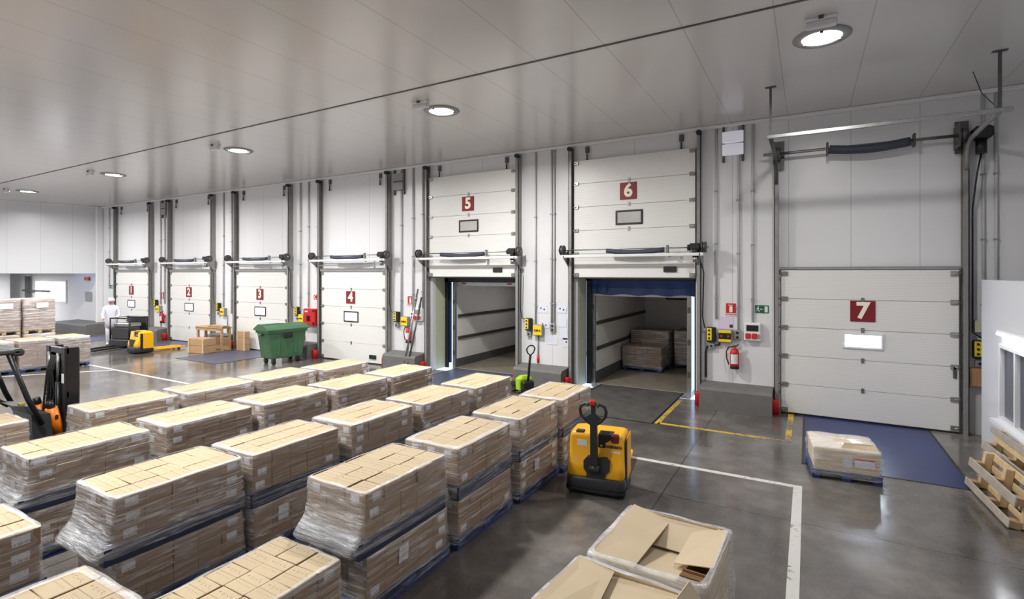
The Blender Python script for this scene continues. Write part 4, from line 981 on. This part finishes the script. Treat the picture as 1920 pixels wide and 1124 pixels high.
for x, r_, w_ in ((-.3, .24, .1), (-1.5, .2, .09)):
    for s_ in (-1, 1): b = MB(); b.cyl((x, s_*.42-w_, r_), (x, s_*.42+w_, r_), r_, 22); b.cyl((x, s_*.42-w_-.005, r_), (x, s_*.42+w_+.005, r_), r_*.5, 16, 1); b.build('wheel', [RUBBER, GREY], t)

# green wheeled bin
t = thing('waste_bin', 'large green four wheeled waste bin standing before dock door 3', 'bin', (-15.3, 11.22, 0), R(-7))
b = MB(); b.loft([rr(.32, -.54, .54, .05, .2), rr(.33, -.56, .56, .05, .24), rr(.37, -.66, .66, .05, 1.02), rr(.42, -.7, .7, .05, 1.04), rr(.42, -.7, .7, .05, 1.12)], 0, False); b.build('tub', GREEN, t)
b = MB(); b.prism([(-.45, 1.12), (.45, 1.12), (.45, 1.16), (.3, 1.24), (.1, 1.3), (-.2, 1.3), (-.45, 1.16)], -.74, .74, 'y'); b.build('lid', GREEN, t)
b = MB(); b.prism([(-.47, 1.13), (-.43, 1.19), (-.2, 1.315), (.08, 1.315), (.06, 1.3), (-.2, 1.295), (-.45, 1.13)], -.72, -.0, 'y'); b.build('lid_flap', GREEN, t)
B('front_handle', BLACK, t, (.37, -.16, .86, .43, .16, 1.0), ch=.03)
for s_ in (-1, 1):
    b = MB(); b.cyl((0, s_*.66, .98), (0, s_*.8, .98), .035, 10); b.build('lifting_peg', GREEN, t)
    b = MB(); b.box(.26, s_*.3-.03, .3, .37, s_*.3+.03, .95, ch=.01); b.build('side_rib', GREEN, t)
    for x in (-.24, .24):
        b = MB(); y = s_*.42; b.box(x-.05, y-.05, .17, x+.05, y+.05, .2); b.box(x-.035, y-.045, .08, x+.035, y-.035, .18); b.box(x-.035, y+.035, .08, x+.035, y+.045, .18); w_ = b.build('caster', GALV_D, t)
        b = MB(); b.cyl((x, y-.03, .1), (x, y+.03, .1), .1, 18); b.build('caster_wheel', RUBBER, w_)
# hand pallet truck by dock 5
t = thing('hand_pallet_truck', 'lime green and black hand pallet truck between docks 5 and 6', 'hand pallet truck', (-6.02, 11.25, 0), R(60))
b = MB(); b.box(-.16, -.12, .12, .16, .12, .34, ch=.03); b.build('pump_body', BLACK, t); b = MB(); b.loft([rr(.2, .02, .22, .05, .12), rr(.2, .02, .24, .05, .38), rr(.1, .05, .2, .04, .45)]); b.build('cover', LIME, t)
b = MB(); b.tube([(0, -.05, .25), (0, -.12, .7), (0, -.17, 1.0)], .03, 8); b.build('tiller_arm', BLACK, t)
b = MB(); b.tube([(0, -.17, .98), (-.09, -.18, 1.06), (-.12, -.19, 1.15), (-.07, -.2, 1.22), (0, -.2, 1.235), (.07, -.2, 1.22), (.12, -.19, 1.15), (.09, -.18, 1.06)], .017, 8, closed=True); b.build('handle_loop', BLACK, t)
for s_ in (-1, 1):
    b = MB(); b.box(s_*.19-.08, .2, .06, s_*.19+.08, 1.35, .12, ch=.012); b.build('fork', BLACK, t)
    b = MB(); b.cyl((s_*.1-.03, -.04, .1), (s_*.1+.03, -.04, .1), .1, 16); b.build('steer_wheel', RUBBER, t)
    b = MB(); b.box(s_*.19-.082, 1.1, .121, s_*.19+.082, 1.3, .124); b.build('fork_tip_mark', LIME, t)

# ---------------------------------------------------------------- loose things on the floor
# low wrapped carton on a blue pallet before door 7
t = thing('wrapped_carton_pallet', 'low wrapped carton with red label on blue pallet before dock door 7', 'pallet load', (.44, 9.22, 0), R(6))
link('pallet', pallet_mesh(.86, .82, .13, BLUEP), t)
b = MB(); b.loft([[(-.4, -.38, .13), (.4, -.38, .13), (.4, .38, .13), (-.4, .38, .13)], [(-.41, -.39, .44), (.41, -.39, .44), (.41, .39, .44), (-.41, .39, .44)]]); b.build('carton', CARDBOARD, t)
b = MB(); b.prism([(-.40, .442), (.38, .442), (.36, .455), (-.38, .46)], -.37, .39, 'y'); c_ = b.build('carton_lid', CARDBOARD, t)
b = MB(); b.loft([[(-.08, -.386, .445), (.4, -.386, .445), (.4, -.376, .445), (-.08, -.376, .445)], [(-.02, -.34, .545), (.36, -.31, .545), (.36, -.30, .545), (-.02, -.33, .545)]]); b.build('carton_flap', CARDBOARD, t)
B('data_label', LABEL, t, (-.05, -.402, .2, .07, -.397, .36)); B('red_label', PAPER, t, (.1, -.402, .22, .34, -.397, .33)); B('label_band', RED, t, (.1, -.405, .33, .34, -.399, .35))
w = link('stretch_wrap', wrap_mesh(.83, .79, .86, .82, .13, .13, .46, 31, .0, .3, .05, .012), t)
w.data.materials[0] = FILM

# two big open cartons in the foreground
def octo(loc, rz, lab, w, d, h, flaps):
    t = thing('open_carton', lab, 'carton', loc, R(rz), 'big open cartons in the foreground')
    link('pallet', pallet_mesh(w+.02, d+.02, .13, BLUEP), t)
    b = MB(); q = .008; c_ = .1
    def ringp(hw, hd, z, c_): return [(-hw+c_, -hd, z), (hw-c_, -hd, z), (hw, -hd+c_, z), (hw, hd-c_, z), (hw-c_, hd, z), (-hw+c_, hd, z), (-hw, hd-c_, z), (-hw, -hd+c_, z)]
    b.loft([ringp(w/2-.02, d/2-.02, .13, c_), ringp(w/2, d/2, h, c_), ringp(w/2-q, d/2-q, h, c_), ringp(w/2-.03, d/2-.03, .14, c_)], caps=False); b.loft([ringp(w/2-.03, d/2-.03, .14, c_)]*1+[ringp(w/2-.03, d/2-.03, .15, c_)])
    b.build('carton_wall', CARDBOARD, t)
    for name, poly in flaps:
        b = MB(); P = [Vector(p) for p in poly]; n_ = (P[1]-P[0]).cross(P[2]-P[0]).normalized()*.007
        A = [b.P(p) for p in P]; C_ = [b.P(p+n_) for p in P]; b.F(A[::-1]); b.F(C_); 
        for i in range(len(P)): b.F((A[i], A[(i+1) % len(P)], C_[(i+1) % len(P)], C_[i]))
        b.build('carton_flap', CARDBOARD, t)
    w_ = link('stretch_wrap', wrap_mesh(w, d, w+.04, d+.04, .13, .13, h+.01, 40+int(w*100), 0, .03, .02, .012), t); w_.data.materials[0] = FILM_M
    return t
h = .93
t = octo((-.97, 4.02, 0), -3, 'farther big open carton wrapped in film, behind the other by the lower edge', .84, .92, h,
 (('a', [(-.40, -.44, h-.01), (-.10, -.44, h-.05), (-.06, .43, h-.03), (-.38, .44, h+.03)]), ('b', [(.40, .44, h+.01), (.14, .40, h-.04), (.12, -.12, h-.07), (.41, -.16, h)]),
  ('c', [(-.34, .44, h-.01), (.36, .44, h-.01), (.3, .12, h-.1), (-.28, .12, h-.1)]), ('d', [(-.4, -.44, h-.06), (.2, -.44, h-.06), (.2, .2, h-.14), (-.36, .2, h-.14)])))
for k in range(10): B('folded_sheet', CARDB_D, t, (.2, -.44+.028*k, h-.42, .39, -.426+.028*k, h-.05-.006*(k % 3)))
octo((-1.05, 2.98, 0), -6, 'nearer big open carton with one flap standing up, cut by the lower edge', .90, .98, h,
 (('a', [(-.43, .46, h+.02), (-.43, -.48, h+.02), (-.02, -.48, h-.06), (-.16, .46, h+.0)]), ('b', [(-.18, .47, h-.03), (.34, .47, h+.0), (.38, -.48, h-.02), (-.04, -.48, h-.09)]),
  ('c', [(.44, .47, h), (.44, -.48, h), (.36, -.44, h+.2), (.36, .44, h+.13)]), ('d', [(-.4, -.48, h-.02), (.4, -.48, h-.02), (.36, -.1, h-.2), (-.36, -.1, h-.2)])))

# wooden frames leaning at the office cabin
def wood_frame(loc, rz, lab, L, H, dbl):
    t = thing('wooden_pallet', lab, 'pallet', loc, R(rz), 'wooden pallets on edge by the cabin')
    def bar(n, m, *q):
        b = MB(); b.T = Matrix.Rotation(R(9), 4, 'Y'); b.box(*q, ch=.006); b.build(n, m, t)
    for y in (-L/2, -.045, L/2-.09): bar('post', WOOD, .02, y, .02, .11, y+.09, H-.02)
    for y in (-L/2, -.06, L/2-.12): bar('block', CRATE, -.09, y, .0, .02, y+.12, .09); bar('block', CRATE, -.09, y, H*.52, .02, y+.12, H*.52+.09)
    bar('rail', WOOD_W, -.11, -L/2-.02, 0, -.09, L/2+.02, .1); bar('rail', WOOD_W, -.11, -L/2-.06, H*.5, -.09, L/2+.02, H*.5+.12)
    bar('rail', WOOD, .11, -L/2, .02, .13, L/2, .1); bar('rail', WOOD, .11, -L/2, H-.11, .13, L/2, H-.01)
    if dbl: bar('rail', WOOD, .0, -L/2, H*.72, .02, L/2, H*.72+.09); bar('rail', WOOD_W, -.02, -L/2-.05, H-.1, .0, L/2+.1, H)
    bar('rail', WOOD, .11, -L/2, H*.5, .13, L/2, H*.5+.1)
    return t
wood_frame((2.08, 8.85, 0), 4, 'front wooden pallet frame on its edge with weathered boards', 1.4, .54, False)
wood_frame((2.36, 9.55, 0), 3, 'rear taller wooden pallet frame leaning at the cabin wall', 1.5, .7, True)

# bench and wooden boxes between docks 2 and 3
t = thing('work_bench', 'small brown bench standing before the plinth between docks 2 and 3', 'bench', (-20.15, 11.85, 0), R(4))
B('bench_top', CRATE, t, (-.8, -.32, .86, .8, .12, .91), ch=.01)
for x in (-.75, .67):
    for y in (-.3, .02): B('leg', CRATE, t, (x, y, 0, x+.08, y+.08, .86), ch=.006)
B('side_rail', CRATE, t, (-.8, -.3, .76, .8, -.27, .86)); B('back_panel', CRATE, t, (-.1, -.0, .02, .75, .03, .5))
def crate(loc, rz, w, d, h, lab):
    t = thing('wooden_box', lab, 'box', loc, R(rz), 'wooden boxes by the bench'); n_ = max(2, int(h/.19))
    for k in range(n_): B('side_board', CRATE, t, (-w/2, -d/2, k*h/n_+.004, w/2, d/2, (k+1)*h/n_-.004), ch=.008)
    for x in (-w/2+.02, w/2-.08): B('batten', WOOD, t, (x, -d/2-.02, .01, x+.06, -d/2, h-.01))
crate((-19.82, 11.12, 0), 8, .85, .5, .55, 'tan wooden box on the floor in front of the bench')
crate((-19.75, 11.72, .915), 4, .9, .3, .01+.05, 'flat wooden lid lying on the bench')
crate((-19.72, 11.5, .56), 0, .7, .3, .28, 'small tan wooden box hanging under the bench top') if False else None
crate((-18.95, 12.2, .0), 4, .5, .2, .74, 'upright grey brown wooden box right of the bench')
# poles leaning beside dock 5
for k, (x, top, m, lab) in enumerate(((-10.66, 2.5, GALV, 'longer steel pole leaning on the wall left of dock 5'), (-10.52, 2.25, GALV_D, 'shorter dark pole leaning on the wall left of dock 5'))):
    b = MB(); b.cyl((0, 0, .02), (.16, .5, top), .028, 12); b.cyl((.138, .43, top*.86), (.144, .45, top*.9), .038, 12); o = b.build('steel_pole', m, None, (x, 11.98, 0)); tag(o, lab, 'pole')
t = thing('white_cabinet', 'tall pale cabinet standing left of the worker', 'cabinet', (-29.6, 11.95, 0)) if False else None
# passage fittings at far left
o = B('passage_frame', GALV_D, None, (-41, 12.35, 1.9, -37.2, 12.45, 2.0), (-40.4, 12.3, 0, -40.2, 12.5, 2.8)); tag(o, 'dark steel rack in the low passage', 'framework')  # dark frame beside the passage window, rail and post
o = B('alarm_box', RED_P, None, (-.25, -.08, 0, .25, 0, .18), loc=(-33.0, 12.59, 2.6)); tag(o, 'small red alarm light box high in the passage', 'alarm box')
o = B('notice_board', GREY, None, (-.35, -.03, 0, .35, 0, .5), loc=(-32.9, 12.59, 1.5)); tag(o, 'pale grey notice board on the passage wall', 'notice board')
# strip lamp added to make the bright patch over the cabin window
t = thing('added_strip_lamp', 'white strip lamp added over the cabin window for its glow', 'added lamp', (2.63, 10.2, 2.05))
B('added_lamp_body', WHITE, t, (-.05, -.7, 0, .02, .7, .07), ch=.01); B('added_lamp_tube', glow('added_strip_glow', (.95, .97, 1, 1), 20), t, (-.06, -.66, -.02, -.02, .66, 0))
